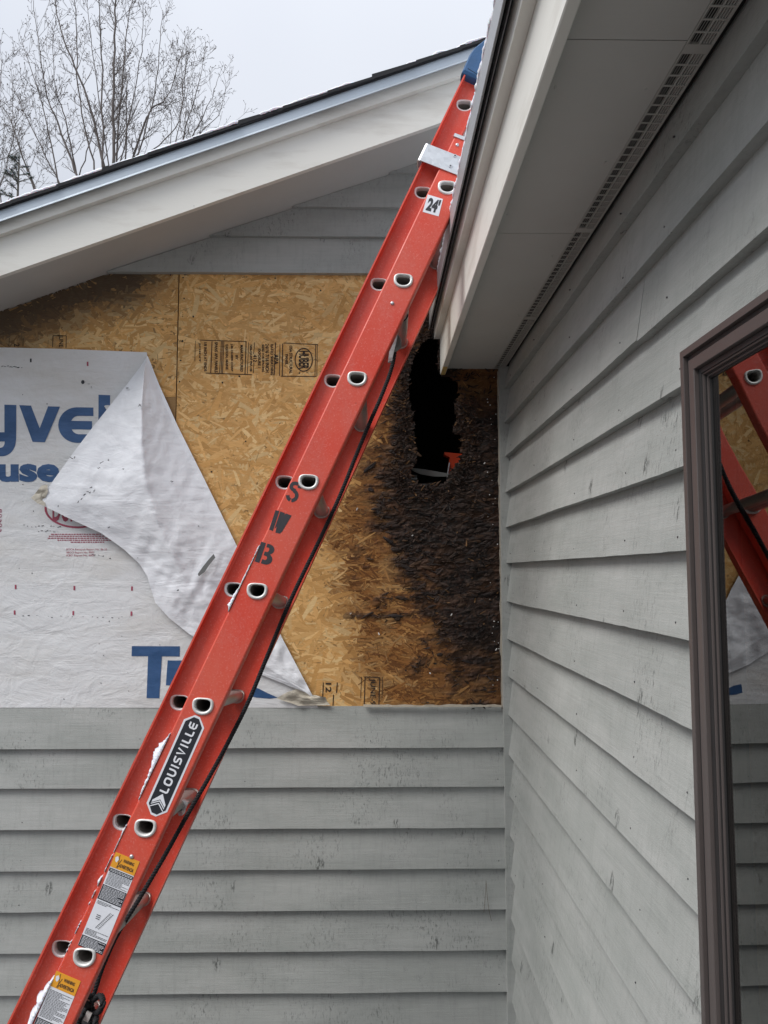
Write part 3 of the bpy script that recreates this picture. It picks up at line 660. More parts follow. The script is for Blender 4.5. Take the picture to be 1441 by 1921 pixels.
lett([[(845, 600), (845, 676), (712, 674)] + arc(712, 748, 72, 74, -95, -155, 6) + [(640, 719), (832, 722), (832, 798), (645, 796)] + arc(716, 766, 72, 74, 155, 92, 6) + [(842, 841), (842, 918), (715, 917)] + arc(700, 757, 172, 160, 92, 268, 22)], z1)
lett([[(891, 485), (995, 488), (993, 915), (888, 912)], [(1000, 720), (1120, 600), (1230, 602), (1105, 735), (1235, 918), (1110, 917)]], z1)
m = MB(); put_text(m, 'House', lambda a, b: on_wrap(lerp(-112, 113, a), lerp(904.5, 857, b)), .045); m.build('printed_word', M_BLUE, wrap)
z6 = lambda a, b: (200 + a * .3192, 1180 + b * .3192)
lett([[(150, 100), (432, 101), (430, 161), (326, 160), (312, 406), (237, 405), (245, 159), (148, 159)]], z6)
lett([[(360, 184), (470, 185), (470, 240), (440, 330), (350, 330)]], z6)
lett([[(840, 338), (892, 348), (945, 375), (1006, 402), (960, 408), (880, 402), (835, 390)]], z6)
m = MB(); wflat(m, arc(146, 953, 62, 38, 0, 360, 40)[:-1], holes=[arc(146, 953, 58, 34.5, 360, 0, 40)[:-1]])
put_text(m, 'DUPONT', lambda a, b: on_wrap(lerp(99, 194, a), lerp(979, 930, b)), .02); m.build('printed_emblem', M_RED, wrap)
m = MB()
for i, s in enumerate(('BOCA Research Report No. 86-23', 'SBCCI Report No. 9003', 'ICBO Report No. 4005')):
    put_text(m, s, lambda a, b: on_wrap(125 + a * (76, 52, 52)[i], 1033.5 + i * 5.6 - 4.6 * b))
rnd = random.Random(2)
for i, (a, b) in enumerate(((96, 190), (92, 196), (90, 208), (108, 211), (133, 196))):     # five lines of print too small to read
    x = a
    while x < b:
        w_ = rnd.uniform(1.5, 6); y = 1002.3 + 3.7 * i; wflat(m, [(x, y - .9), (min(b, x + w_), y - .9), (min(b, x + w_), y + .9), (x, y + .9)]); x += w_ + 1.2
for px, py in ((165, 683), (30, 1101), (140, 1103), (248, 1104), (28, 1149), (138, 1150), (247, 1151)): wflat(m, [(px - 1.6, py - 4), (px + 1.6, py - 4), (px + 1.6, py + 4), (px - 1.6, py + 4)])
for i, ch in enumerate('60909'): put_text(m, ch, lambda a, b: on_wrap(4 - 6 * b, 955 + 9 * i + 7 * a))
tag(m.build('printed_fine_text', M_RED, wrap), kind='stuff')
m = MB(); rnd = random.Random(6)
wflat(m, arc(156, 717, 3.4, 3.8, 0, 360, 12)[:-1]); wflat(m, [(57, 673), (60, 673), (60, 680), (57, 680)])
for a, b, n in (((0, 686), (45, 690), 12), ((40, 986), (120, 988), 14), ((72, 996), (110, 997), 8), ((30, 1155), (240, 1158), 16), ((160, 716), (176, 729), 4), ((168, 1038), (206, 1046), 6)):
    for i in range(n):
        t = (i + rnd.random()) / n; x, y = lerp(a[0], b[0], t), lerp(a[1], b[1], t) + rnd.uniform(-1.5, 1.5); l, w_ = rnd.uniform(1, 4.5), rnd.uniform(.5, 1.2)
        wflat(m, [(x, y), (x + l, y + rnd.uniform(-1, 1)), (x + l, y + w_), (x, y + w_)])
for _ in range(40):
    x, y = rnd.uniform(0, 330), rnd.uniform(670, 1315)
    if x > 90 and y < 1080: continue
    r = rnd.uniform(.4, 1.2); wflat(m, [(x - r, y), (x, y - 1.5 * r), (x + r, y), (x, y + r)])
tag(m.build('dirt_mark', M_BLK, wrap), kind='stuff')
m = MB()                                       # staples, scuffs and a slit on the flap
def on_flap(px, py):
    xl, xf = interp(XL, py), interp(FOLD, py); xr = min(max(interp(XRI, py), xl + .15 * (xf - xl)), xf - .1 * (xf - xl)); dr, dl = interp(DR, py), interp(DL, py)
    d = lerp(dl, dr, max(0, (px - xl) / max(1e-6, xr - xl)) ** 1.4) if px < xr else lerp(dr, .006, min(1, (px - xr) / (xf - xr) * 1.12) ** .8)
    return WY(px, py, YP - .0055 - d - .011)
for px, py, l, an in ((191,867,5,.3),(204,863,4,-.6),(240,727,6,.1),(262,761,5,.9),(262,760,4,-.5),(134,859,5,-.4),(140,858,4,.6),(176,921,6,.5),(168,925,5,.5),(160,929,7,.55),(152,936,5,.6),(148,941,4,.6),(171,915,5,.2),(165,922,5,-.3),(322,903,4,.2),(230,880,4,.8),(185,878,5,-.5),(205,990,4,.2),(110,950,4,1.),(333,1107,4,.3)):
    for s in range(3):
        x, y = px + rnd.uniform(-2, 2), py + rnd.uniform(-1.5, 1.5); dx, dy = l * .5 * cos(an), -l * .5 * sin(an); m.flat([(x - dx, y - dy), (x + dx * .2, y + dy * .2 - .7), (x + dx, y + dy), (x, y + .9)], on_flap)
tag(m.build('scuff_mark', M_DKSTEEL, fl), kind='stuff'); m = MB()
m.flat([(401, 1039), (404, 1046), (392, 1061), (384, 1073), (373, 1081), (371, 1077), (380, 1064), (391, 1050)], lambda x, y: WY(x, y, YP - .0055 - .052))
m.build('torn_slit', M_PLATE, fl)

# ------------------------------------------------------------------ the right-hand wall with its eave and window
side = tag(empty('side_wall', (XW + .05, 1.2, -H)), 'right-hand house wall of weathered gray lap boards under a boxed eave', 'house wall')
ZSOF = .7715
rl = [.685, .558, .43, .2955, .167, .034, -.1055, -.240, -.374, -.513, -.654, -.796, -.935, -1.076, -1.221, -1.362, -1.503, -1.644]
WL, WR_, WT, WB = (WX(1283, 655, .4655).y + WX(1307, 1915, .4655).y) / 2, .15, WX(1283, 655, .4655).z, -.98               # window: far jamb, near jamb, head, sill
def vboard(y0, y1, zb, zt, seed, ns=50):
    prof = [(XW, zb), (XW, zb), (XW + .0223, zb), (XW + .0228, zt + .012), (XW + .0225, zt + .012)][1:]
    def fn(a, x, z):
        y = lerp(y0, y1, a); low = 1 if abs(z - zb) < 1e-6 else 0
        return (x + .0018 * fnoise(y * 1.4, seed, 6) * low, y, z + low * (.0018 * fnoise(y * 2.3, seed * 3.3, 1) + .0009 * fnoise(y * 45, seed, 2) + .0012 * max(0, fnoise(y * 16, seed * 2, 4) - .45)))
    m = MB(); m.sweep(prof, [i / ns for i in range(ns + 1)], fn); return recalc(m.build('siding_board', M_SIDE, side))
for i, z in enumerate(rl):
    zt = .772 if i == 0 else rl[i - 1]
    if i == 2: vboard(1.352, 2.7435, z, zt, i + 50.3); vboard(-.6, 1.3505, z - .0012, zt, i + 70.1)
    elif z > WT: vboard(-.6, 2.7435, z, zt, i + 50.3)
    elif zt > WT: vboard(WL - .004, 2.7435, z, zt, i + 50.3); vboard(-.6, WL - .005, WT - .004, zt, i + 80.)
    elif z > WB: vboard(WL - .004, 2.7435, z, zt, i + 50.3); vboard(-.6, WR_ + .004, z, zt, i + 90.)
    else: vboard(-.6, 2.7435, z, zt, i + 50.3)
m = MB()
for a, b in (((.512, WL, -H), (.6, 2.775, .77)), ((.512, -.6, WT), (.6, WL, .77)), ((.512, -.6, -H), (.6, WL, WB)), ((.512, -.6, WB), (.6, WR_, WT))): m.box(a, b)
m.build('wall_sheathing', M_OSBEDGE, side)
m = MB(); rnd = random.Random(31)
for i, z in enumerate(rl[:14]):
    for y in (2.66, 2.25, 1.84, 1.45, 1.19):
        y += rnd.uniform(-.03, .03); zz = z + rnd.uniform(.022, .034); x = XW + (zz - z) * .14
        m.tube([(x + .003, y, zz), (x - .0006, y, zz)], .0017, 7)
tag(m.build('nail_head', M_DKSTEEL, side), kind='stuff')
m = MB()
for y in [2.6 - .21 * i for i in range(14)]:
    for x in (.29, .437): m.tube([(x + rnd.uniform(-.004, .004), y + rnd.uniform(-.02, .02), ZSOF + .002), (x, y, ZSOF - .0005)], .0018, 7)
tag(m.build('nail_head', M_SOFF, side), kind='stuff')
# eave
def bar(name, prof, mat, y0=-.9, y1=2.772, ns=30, wob=.0008, parent=side):
    m = MB(); m.sweep(prof, [i / ns for i in range(ns + 1)], lambda t, x, z: (x + wob * fnoise(t * 11, x * 9, 1), lerp(y0, y1, t), z + wob * fnoise(t * 9, z * 9, 5)))
    return recalc(m.build(name, mat, parent))
ZS = .7715
bar('fascia_board', [(.253, .7475), (.2548, .7455), (.2705, .7455), (.272, .747), (.272, .95), (.253, .95)], M_TRIM, y1=2.766)
m = MB(); m.box((.2549, 2.655, .7443), (.2703, 2.7645, .7449)); m.box((.2544, 2.655, .7447), (.2549, 2.70, .7475)); m.build('bare_wood', M_BARE, side)
bar('eave_trim', [(.2305, .8835), (.2525, .8835), (.2525, .944), (.2305, .944)], M_TRIM, y1=2.768)
bar('drip_edge', [(.207, .912), (.2088, .9125), (.2125, .9165), (.2125, .984), (.3, .984), (.3, .986), (.2105, .986), (.2105, .918)], M_DRIP2, y1=2.752, wob=.0006)
bar('flashing_strip', [(.2215, .9225), (.2228, .9225), (.2228, .975), (.2215, .975)], M_DRIP2, y1=2.757, wob=.001)
bar('gap_shade_strip', [(.216, .945), (.2215, .945), (.2215, .96), (.216, .96)], M_SHIN, y1=2.75)  # black strip standing for the shadow gap behind the drip edge
for y0, y1 in ((-.9, 1.0195), (1.0215, 1.6405), (1.6425, YW + .01)): 
    m = MB(); m.box((.2722, y0, ZS), (.4565, y1, ZS + .009)); m.build('soffit_panel', M_SOFF, side)
m = MB(); m.sweep([(.2715, .787), (.53, .787), (.53, 1.02), (.2715, .95)], [0, 1], lambda t, x, z: (x, lerp(-.9, 2.77, t), z)); m.build('eave_blocking', M_ROOM, side)
m = MB(); m.sweep([(.2135, .9865), (2.6, 1.80), (2.6, 1.83), (.2135, 1.000)], [0, 1], lambda t, x, z: (x, lerp(-2.0, 2.76, t), z)); recalc(m.build('roof', M_SHIN, side))
def es(y):
    j = .0035 * fnoise(y * 30, 3) + .0025 * fnoise(y * 110, 6); h = .010 + .006 * fnoise(y * 9, 1) + .005 * fnoise(y * 60, 2)
    return [(.2135, y, .9885), (.2105 + j, y, .990), (.2095 + j, y, .993 + h * .6), (.2135 + j, y, .996 + h), (.3, y, 1.030 + h), (1.2, y, 1.36)]
snow_strip('roof_snow', [-1 + i * .007 for i in range(int(3.7 / .007))], es, 'wet snow along the edge of the right-hand eave')
# soffit vents: louvres and cross bars, one strip after another along the wall
vent_x0, vent_x1 = .4572, .4985
m = MB(); m.box((0, 0, 0), (.0008, .5655, .0042), lambda x, y, z: (x + z * .60, y, z)); me_l = m.build('louvre', M_VENT, me_only=True)
m = MB(); m.box((0, 0, 0), (.0015, .5655, .0026), lambda x, y, z: (x - z * .2, y, z)); me_r = m.build('louvre', M_VENT, me_only=True)
m = MB(); m.box((0, 0, 0), (vent_x1 - vent_x0 - .006, .0034, .0012)); me_c = m.build('cross_bar', M_VENT, me_only=True)
ends = [2.7795, 2.2105, 1.624, 1.0375, .451, -.1355]
for y1, y0 in zip(ends, ends[1:]):
    m = MB(); z0 = ZS - .0006; a, b = y0 + .010, y1 - .010
    for p, q in (((vent_x0, y0, z0), (vent_x0 + .003, y1, z0 + .0045)), ((vent_x1 - .003, y0, z0), (vent_x1, y1, z0 + .0045)), ((vent_x0 + .003, y0, z0), (vent_x1 - .003, a, z0 + .0045)), ((vent_x0 + .003, b, z0), (vent_x1 - .003, y1, z0 + .0045)), ((vent_x0 + .0185, a, z0), (vent_x0 + .0215, b, z0 + .0045))): m.box(p, q)
    vs = m.build('vent_strip', M_VENT, side); m = MB(); m.box((vent_x0 + .0005, y0, ZS + .016), (vent_x1 + .012, y1, ZS + .022)); m.build('attic_dark_sheet', M_ROOM, vs)  # dark sheet standing for the unlit attic above the slots
    for k_ in range(4):
        for me, xx in ((me_l, vent_x0 + .0042 + k_ * .0038), (me_r, vent_x0 + .0248 + k_ * .0040)):
            o = link('louvre', me, vs); o.location = (xx, a, z0 + .0006)
    n_ = 23
    for k_ in range(1, n_):
        o = link('cross_bar', me_c, vs); o.location = (vent_x0 + .003, lerp(a, b, k_ / n_) - .0017, z0 + .0001)
# window
win = empty('window', (XW, .7, 0), side)
def ring(name, d0, d1, x0, x1, mat, rnd_=.0):
    m = MB(); O = [(WL - d0, WT - d0), (WR_ + d0, WT - d0), (WR_ + d0, WB + d0), (WL - d0, WB + d0)]; I = [(WL - d1, WT - d1), (WR_ + d1, WT - d1), (WR_ + d1, WB + d1), (WL - d1, WB + d1)]
    for k in range(4):
        j = (k + 1) % 4; a, b, c, d = O[k], O[j], I[j], I[k]; e = .0012
        m.add([(x0 + e, *a), (x0 + e, *b), (x0, lerp(b[0], c[0], .06), lerp(b[1], c[1], .06)), (x0, lerp(a[0], d[0], .06), lerp(a[1], d[1], .06)), (x0, lerp(c[0], b[0], .04), lerp(c[1], b[1], .04)), (x0, lerp(d[0], a[0], .04), lerp(d[1], a[1], .04)), (x0 + e, *c), (x0 + e, *d), (x1, *a), (x1, *b), (x1, *c), (x1, *d)],
              [(0, 1, 2, 3), (3, 2, 4, 5), (5, 4, 6, 7), (8, 9, 1, 0), (7, 6, 10, 11), (9, 8, 11, 10)])
    return recalc(m.build(name, mat, win))
ring('frame_flange', 0.0000, 0.0112, .4655, .516, M_BRONZE)
ring('groove_shade', 0.0112, 0.0186, .4722, .515, M_BRDARK)  # dark ring standing for the shadow in the frame groove
ring('sash', 0.0186, 0.0365, .4700, .520, M_BRONZE)
ring('sash_step_shade', .0365, .0452, .4768, .521, M_BRDARK)  # step coloured dark to stand for its shade
ring('glazing_bead', .0446, .0476, .4788, .5215, M_BRONZE)
ring('bead_gasket', .0476, .0492, .4818, .5217, M_BRDARK)
ring('glazing_bead', .0490, .0518, .4836, .522, M_BRONZE)
ring('glazing_gasket', .0518, .0540, .4862, .5222, M_BRDARK)
ring('spacer_bar', 0.0541, 0.0659, .4945, .512, M_SPACER)
m = MB(); z = WB + .13
while z < WT - .13:
    for c_ in range(3): m.box((.4939, WL - .0560 - .0040 * c_ - .0020, z), (.4944, WL - .0560 - .0040 * c_, z + .0026))
    z += .0062
tag(m.build('spacer_hole', M_BRDARK, win), kind='stuff')
m = MB(); d_ = .0532; NY, NZ = 24, 36                       # the pane bows inwards a little, as sealed glass does in the cold
for j in range(NZ + 1):
    for i in range(NY + 1):
        y, z = lerp(WR_ + d_, WL - d_, i / NY), lerp(WB + d_, WT - d_, j / NZ); m.v.append((.4885 + .0050 * sin(pi * i / NY) * sin(pi * j / NZ) ** .7 + .0004 * fnoise(y * 3, z * 2.2, 4), y, z))
for j in range(NZ):
    for i in range(NY): q = j * (NY + 1) + i; m.f.append([q, q + NY + 1, q + NY + 2, q + 1]); m.c.append(None)
m.build('pane', M_GLASS, win, True)
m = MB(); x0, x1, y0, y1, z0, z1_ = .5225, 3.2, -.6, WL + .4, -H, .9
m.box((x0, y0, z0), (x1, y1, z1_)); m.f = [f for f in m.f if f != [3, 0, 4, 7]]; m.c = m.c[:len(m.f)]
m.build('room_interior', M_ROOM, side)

# ------------------------------------------------------------------ extension ladder leaning on the eave
LO = Vector((.2041, 1.9872, 1.0642)); LR = Vector((.4049, .0897, .9100)).normalized()
LW = Vector((.0151, .9944, -.1047)); LW = (LW - LR * LW.dot(LR)).normalized(); LN = LW.cross(LR).normalized(); LL = .418
def L(u, v, w): return LO + LR * u + LN * v + LW * w          # along the rail, across it towards the house, along the rungs
def uv(px, py, w=0.):
    r = ray(px, py); p0 = LO + LW * w; P = r * (p0.dot(LW) / r.dot(LW)) - LO; return P.dot(LR), P.dot(LN)
FOOT = -3.02
lad = tag(empty('extension_ladder', LO + LR * FOOT), 'red fiberglass extension ladder leaning against the eave', 'ladder')
def dprof(sc_=1., n=40, tilt=radians(-4)):
    o = []
    for i in range(n):
        t = 2 * pi * i / n; c, s = cos(t), sin(t)
        if s >= 0: k_ = (abs(c) ** 3.2 + abs(s) ** 3.2) ** (-1 / 3.2)
        else: k_ = (abs(c) ** 2.15 + abs(s) ** 2.15) ** (-1 / 2.15)
        x, y = .0262 * c * k_, (.0172 if s >= 0 else .0240) * s * k_
        x, y = x * sc_, (y - .002) * sc_ + .004
        x, y = x * cos(tilt) - y * sin(tilt), x * sin(tilt) + y * cos(tilt); o.append((x, y))
    return o
UPV = (.9150, -.4035)                                        # the level direction, as seen in the rail's own plane
def dpt(u0, v0, x, y, w): return L(u0 + y * UPV[0] + x * .4035, v0 + x * .9150 + y * UPV[1], w)
def cut(o, cutter):
    md = o.modifiers.new('cut', 'BOOLEAN'); md.object = cutter; md.operation = 'DIFFERENCE'; md.solver = 'EXACT'
    bpy.context.view_layer.update()
    dg = bpy.context.evaluated_depsgraph_get(); me = bpy.data.meshes.new_from_object(o.evaluated_get(dg)); o.modifiers.clear(); old = o.data; o.data = me; bpy.data.meshes.remove(old)
def rail(name, v0, v1, wweb, sgn, depth, u0, u1, holes, top_round=0.):
    """fibreglass channel: web across v0..v1, flanges turned sgn along the rungs"""
    t = .0042; r = .004
    p = [(v0 + r, wweb), (v1 - r, wweb), (v1 - r * .3, wweb + sgn * r * .3), (v1, wweb + sgn * r), (v1, wweb + sgn * depth), (v1 - t, wweb + sgn * depth), (v1 - t, wweb + sgn * (t + .002)), (v1 - t - .002, wweb + sgn * t),
         (v0 + t + .002, wweb + sgn * t), (v0 + t, wweb + sgn * (t + .002)), (v0 + t, wweb + sgn * depth), (v0, wweb + sgn * depth), (v0, wweb + sgn * r), (v0 + r * .3, wweb + sgn * r * .3)]
    m = MB(); m.sweep(p, [0, 1], lambda a, v, w: L(lerp(u0, u1, a), v, w)); o = m.build(name, M_RAIL, None); recalc(o)
    if holes:
        c = MB()
        for uh, vh in holes: c.sweep(dprof(.80), [0, 1], lambda a, x, y: dpt(uh, vh, x, y, lerp(wweb - .02, wweb + .02, a) if sgn > 0 else lerp(wweb - .02, wweb + .02, a)))
        co = recalc(c.build('cutter', M_RAIL)); cut(o, co); cm = co.data; bpy.data.objects.remove(co); bpy.data.meshes.remove(cm)
    hang(o, lad); return o
SP = .3048
BH = [(-SP * k_, 0.) for k_ in range(0, 10)]
FOFF, FV = uv(534, 905, .034)[0] + 3 * SP, uv(534, 905, .034)[1]
FH = [(FOFF - SP * k_, FV) for k_ in range(-1, 9)]
BTOP = uv(862, 258)[0]; FTOP = uv(884, 150, .034)[0]
BV0, BV1 = -.0435, .0425; FV0, FV1 = FV - .0345, FV + .034; WFLY = .036
b1 = rail('base_rail', BV0, BV1, 0., 1, .030, FOOT, BTOP, BH)
b2 = rail('base_rail', BV0, BV1, LL, -1, .030, FOOT, BTOP, None)
f1 = rail('fly_rail', FV0, FV1, WFLY, -1, .026, FOOT + .35, FTOP, FH)
f2 = rail('fly_rail', FV0, FV1, LL - WFLY, 1, .026, FOOT + .35, FTOP, None)
# rungs with their D-shaped ferrules
def ferrule(u0, v0, w0, n=84):
    rows = [(.70, .010), (.70, -.0006), (.73, -.0036), (.80, -.0050), (.89, -.0050), (.97, -.0032), (1., -.0004), (1., .0012)]; m = MB(); o = []
    for s, dw in rows:
        for i, (x, y) in enumerate(dprof(s, n)):
            k_ = .0009 * (i % 2) if .72 < s < .9 else 0; o.append(dpt(u0, v0, x, y, w0 + dw + k_))
    R = len(rows); m.add(o, [(a * n + i, a * n + (i + 1) % n, (a + 1) * n + (i + 1) % n, (a + 1) * n + i) for a in range(R - 1) for i in range(n)])
    return m
def rung(u0, v0, w0, w1, mesh_near, mesh_far):
    n = 40; P = dprof(.785, n); Q = dprof(.72, n); P = [(x * (1 + .010 * (i % 2)), y * (1 + .012 * (i % 2))) for i, (x, y) in enumerate(P)]
    m = MB(); o = [dpt(u0, v0, x, y, w0 + .003) for x, y in P] + [dpt(u0, v0, x, y, w1) for x, y in P] + [dpt(u0, v0, x, y, w1 - .004) for x, y in Q] + [dpt(u0, v0, x, y, w0 + .003) for x, y in Q]
    m.add(o, [(a * n + i, a * n + (i + 1) % n, ((a + 1) % 4) * n + (i + 1) % n, ((a + 1) % 4) * n + i) for a in (0, 2, 3) for i in range(n)] + [tuple(range(n, 2 * n)), tuple(range(2 * n, 3 * n))])
    r = recalc(m.build('rung', M_ALU, lad))
    for me, du in ((mesh_near, 0), (mesh_far, 0)):
        o = link('ferrule', me); hang(o, r); o.location = (u0 - 0.) * LR + v0 * LN
    return r
me_n = recalc(ferrule(0, 0, 0.).build('ferrule', M_FERR)); mn = me_n.data; bpy.data.objects.remove(me_n); mn.polygons.foreach_set('use_smooth', [True] * len(mn.polygons))
fr_ = ferrule(0, 0, LL - .0045); me_f = recalc(fr_.build('ferrule', M_ALU)); mf = me_f.data; bpy.data.objects.remove(me_f)
mnf_o = recalc(ferrule(0, 0, WFLY).build('ferrule', M_FERR)); mnf = mnf_o.data; bpy.data.objects.remove(mnf_o); mnf.polygons.foreach_set('use_smooth', [True] * len(mnf.polygons))
mff_o = recalc(ferrule(0, 0, LL - WFLY - .0045).build('ferrule', M_FERR)); mff = mff_o.data; bpy.data.objects.remove(mff_o)
for u0, v0 in BH: rung(u0, v0, 0., LL - .003, mn, mf)
for u0, v0 in FH: rung(u0, v0, WFLY, LL - WFLY - .003, mnf, mff)
# top caps in blue rubber
def boot(w0, w1):
    c = FV - .001; h = .043
    P = [(c - h, FTOP - .012), (c + h, FTOP - .018), (c + h + .002, FTOP + .055), (c + h - .004, FTOP + .105), (c + .012, FTOP + .130), (c - .020, FTOP + .126), (c - h + .002, FTOP + .078), (c - h - .002, FTOP + .052), (c - h - .001, FTOP + .008)]
    m = MB(); ks = [(0, .86), (.12, .97), (.3, 1.), (.7, 1.), (.88, .97), (1, .86)]
    m.sweep(P, ks, lambda a, v, u: L(FTOP + .05 + (u - FTOP - .05) * a[1], c + (v - c) * a[1], lerp(w0, w1, a[0])))
    o = recalc(m.build('end_cap', M_BOOT, lad)); m = MB()
    m.tube([L(FTOP + .074 - .004 * i, c - .004 + .012 * i, w0 - .001) for i in range(4)], [.003, .0042, .0025, .0036], 6); q = m.build('cap_strap', M_SNOW, o)
    m = MB(); m.tube([L(FTOP + .004 - .003 * i, c - .03 + .014 * i, w0 - .0003) for i in range(5)], .0008, 5); m.build('cap_seam', M_ROPE, o)
    return o
boot(.002, .050); boot(LL - .052, LL - .002)
m = MB(); a = uv(874, 262); u_, v_ = BTOP, 0
for w0, w1 in ((-.003, .032), (LL - .032, LL + .003)):
    m = MB(); m.box((BTOP - .004, BV0 - .002, w0), (BTOP + .006, BV1 + .002, w1), L); m.build('rail_end_plate', M_GALV, lad)
# galvanised guide bracket round the fly rail
def bracket(sg, wf):
    m = MB(); t = .0025; ua, ub = uv(779, 300)[0] + .002, uv(800, 268)[0] - .004; vl = FV0 - .012; o = []
    path = [(vl + .004, wf + sg * .034), (vl, wf + sg * .028), (vl, wf + sg * .004), (vl + .002, wf - sg * .002), (vl + .007, wf - sg * .0042), (BV1 - .002, wf - sg * .0042)]
    inn = [(vl + t + .004, wf + sg * .034), (vl + t, wf + sg * .028), (vl + t, wf + sg * .005), (vl + t + .001, wf + sg * .0005), (vl + .008, wf - sg * .0015), (BV1 - .002, wf - sg * .0015)]
    m.sweep(path + inn[::-1], [0, 1], lambda a, v, w: L(lerp(ua, ub, a) , v, w)); o = recalc(m.build('guide_bracket', M_GALV, lad))
    for px, py in ((853.5, 294.5), (868, 301), (845, 313.5), (861, 319.5)):
        uu, vv = uv(px, py); m = MB(); P_ = [(.0052 * cos(k_ * pi / 8), .0052 * sin(k_ * pi / 8)) for k_ in range(16)]
        m.sweep(P_, [0, 1, 2], lambda a, x, y: L(uu + x * (1 - .12 * (a == 2)), vv + y * (1 - .12 * (a == 2)), wf - sg * (.0038 + .0012 * a))); q = recalc(m.build('rivet', M_STEEL, o))
        m = MB(); m.sweep([(.0026 * cos(k_ * pi / 5), .0026 * sin(k_ * pi / 5)) for k_ in range(10)], [0, 1], lambda a, x, y: L(uu + x, vv + y, wf - sg * (.006 + .0004 * a))); recalc(m.build('rivet_core', M_DKSTEEL, q))
bracket(1, 0.)
# rivets
def rivet(px, py, w, r=.0052):
    uu, vv = uv(px, py, w); m = MB(); rows = [(1., 0), (.95, .0016), (.7, .0030), (.3, .0036)]; n = 14; o = []
    for s, h in rows: o += [L(uu + r * s * cos(2 * pi * k_ / n), vv + r * s * sin(2 * pi * k_ / n), w - h) for k_ in range(n)]
    m.add(o, [(a * n + i, a * n + (i + 1) % n, (a + 1) * n + (i + 1) % n, (a + 1) * n + i) for a in range(3) for i in range(n)] + [tuple(range(3 * n, 4 * n))]); recalc(m.build('rivet', M_STEEL, lad, True))
for px, py in ((858, 272), (736, 569), (247, 1607)): rivet(px, py, 0.)
for px, py in ((775, 401), (317, 1362), (88, 1823), (72, 1858)): rivet(px, py, WFLY)
# markings on the base rail.  local print coordinates: photo points on the rail's web
def web(px, py, h=.0007): u, v = uv(px, py); return L(u, v, -h)
def frame(px, py):                       # print frame centred on a photo point, x across the rail, y up the rail (metres)
    u0, v0 = uv(px, py); return lambda x, y, h=.0006: L(u0 + y, v0 + x, -h)
def thick(pts, w_):
    Lp, Rp = [], []
    for i, p in enumerate(pts):
        a, b = pts[max(0, i - 1)], pts[min(len(pts) - 1, i + 1)]; d = Vector((b[0] - a[0], b[1] - a[1])).normalized(); n_ = Vector((-d.y, d.x)) * w_ / 2
        Lp.append((p[0] + n_.x, p[1] + n_.y)); Rp.append((p[0] - n_.x, p[1] - n_.y))
    return Lp + Rp[::-1]
A_ = lambda cx, cy, rx, ry, a0, a1, n=12: [(cx + rx * cos(radians(lerp(a0, a1, i / n))), cy + ry * sin(radians(lerp(a0, a1, i / n)))) for i in range(n + 1)]
def stencil(px, py, polys, s):
    F = frame(px, py); m = MB()
    cr, sr = cos(radians(7)), sin(radians(7))
    for p in polys: m.flat([((x * cr - y * sr) * s, (x * sr + y * cr) * s) for x, y in p], lambda x, y: F(x, y, .0005))
    m.build('stencil_letter', M_BLK, lad)
S_ = [thick(A_(.02, .48, .40, .34, 62, 270, 14)[:-1] + [(.05, .14)] + A_(.0, -.42, .42, .46, 82, -82, 14), .34), thick(A_(.0, -.42, .42, .46, 190, 262, 6), .34), thick(A_(.02, .48, .40, .34, -4, 48, 5), .34)]
S_ = [[(x * 1., y) for x, y in p] for p in S_]
W_ = [[(-.80, .98), (-.42, 1.02), (-.42, -.98), (-.80, -.94)], [(-.33, 1.0), (.12, .98), (.16, .80), (.24, .97), (.82, .93), (.44, -.78), (.30, -1.02), (-.14, -1.06), (-.20, -.46), (-.33, -.74)]]
B_ = [[(-.72, .92), (-.28, .92), (-.28, -.92), (-.72, -.92)], [(-.14, .92)] + A_(.12, .46, .52, .46, 90, -58, 8) + A_(.16, -.42, .58, .50, 52, -90, 8) + [(-.14, -.92), (-.14, -.52), (.06, -.54)] + A_(.10, -.36, .14, .18, -90, 80, 5) + [(-.14, -.16), (-.14, .18), (.05, .18)] + A_(.06, .40, .13, .20, -70, 90, 5) + [(-.14, .58)]]
stencil(551, 922, S_, .0270); stencil(526, 980, W_, .0270); stencil(498.5, 1039, B_, .0285)
def sticker(pts, mat, h, parent, name):
    m = MB(); q = [uv(*p) for p in pts]; m.sweep(q, [0, 1], lambda a, u, v: L(u, v, -lerp(.0001, h, a))); return recalc(m.build(name, mat, parent))
# length sticker
st = sticker([(802.5, 365), (831, 373.5), (823, 406), (793, 397.5)], M_WHITE, .0005, lad, 'length_sticker')
m = MB(); put_text(m, "24'", lambda a, b: web(798.2 + 22.5 * a + 7.6 * b, 394.2 + 6.4 * a - 24.5 * b, .0010), .05); m.build('printed_number', M_BLK, st)
# maker's plate
def along(p0, p1):                                          # x along the rail from p0 to p1, y across it
    (ua, va), (ub, vb) = uv(*p0), uv(*p1)
    d = Vector((ub - ua, vb - va)); ln = d.length; d.normalize(); e = Vector((-d.y, d.x)) * -1
    if e.y > 0: e = -e
    return ln, lambda x, y, h=.0006: L(ua + d.x * x + e.x * y, va + d.y * x + e.y * y, -h)
ln, F = along((289, 1527), (369.5, 1346)); hw = .0235
def octo(e): k_ = .017; return [(-e, -hw + k_), (k_ - e * .4, -hw - e), (ln - k_ + e * .4, -hw - e), (ln + e, -hw + k_), (ln + e, hw - k_), (ln - k_ + e * .4, hw + e), (k_ - e * .4, hw + e), (-e, hw - k_)]
def plate(poly, F, h0, h1, mat, name, par):
    m = MB(); m.sweep(poly, [0, 1], lambda a, x, y: F(x, y, lerp(h0, h1, a))); return recalc(m.build(name, mat, par))
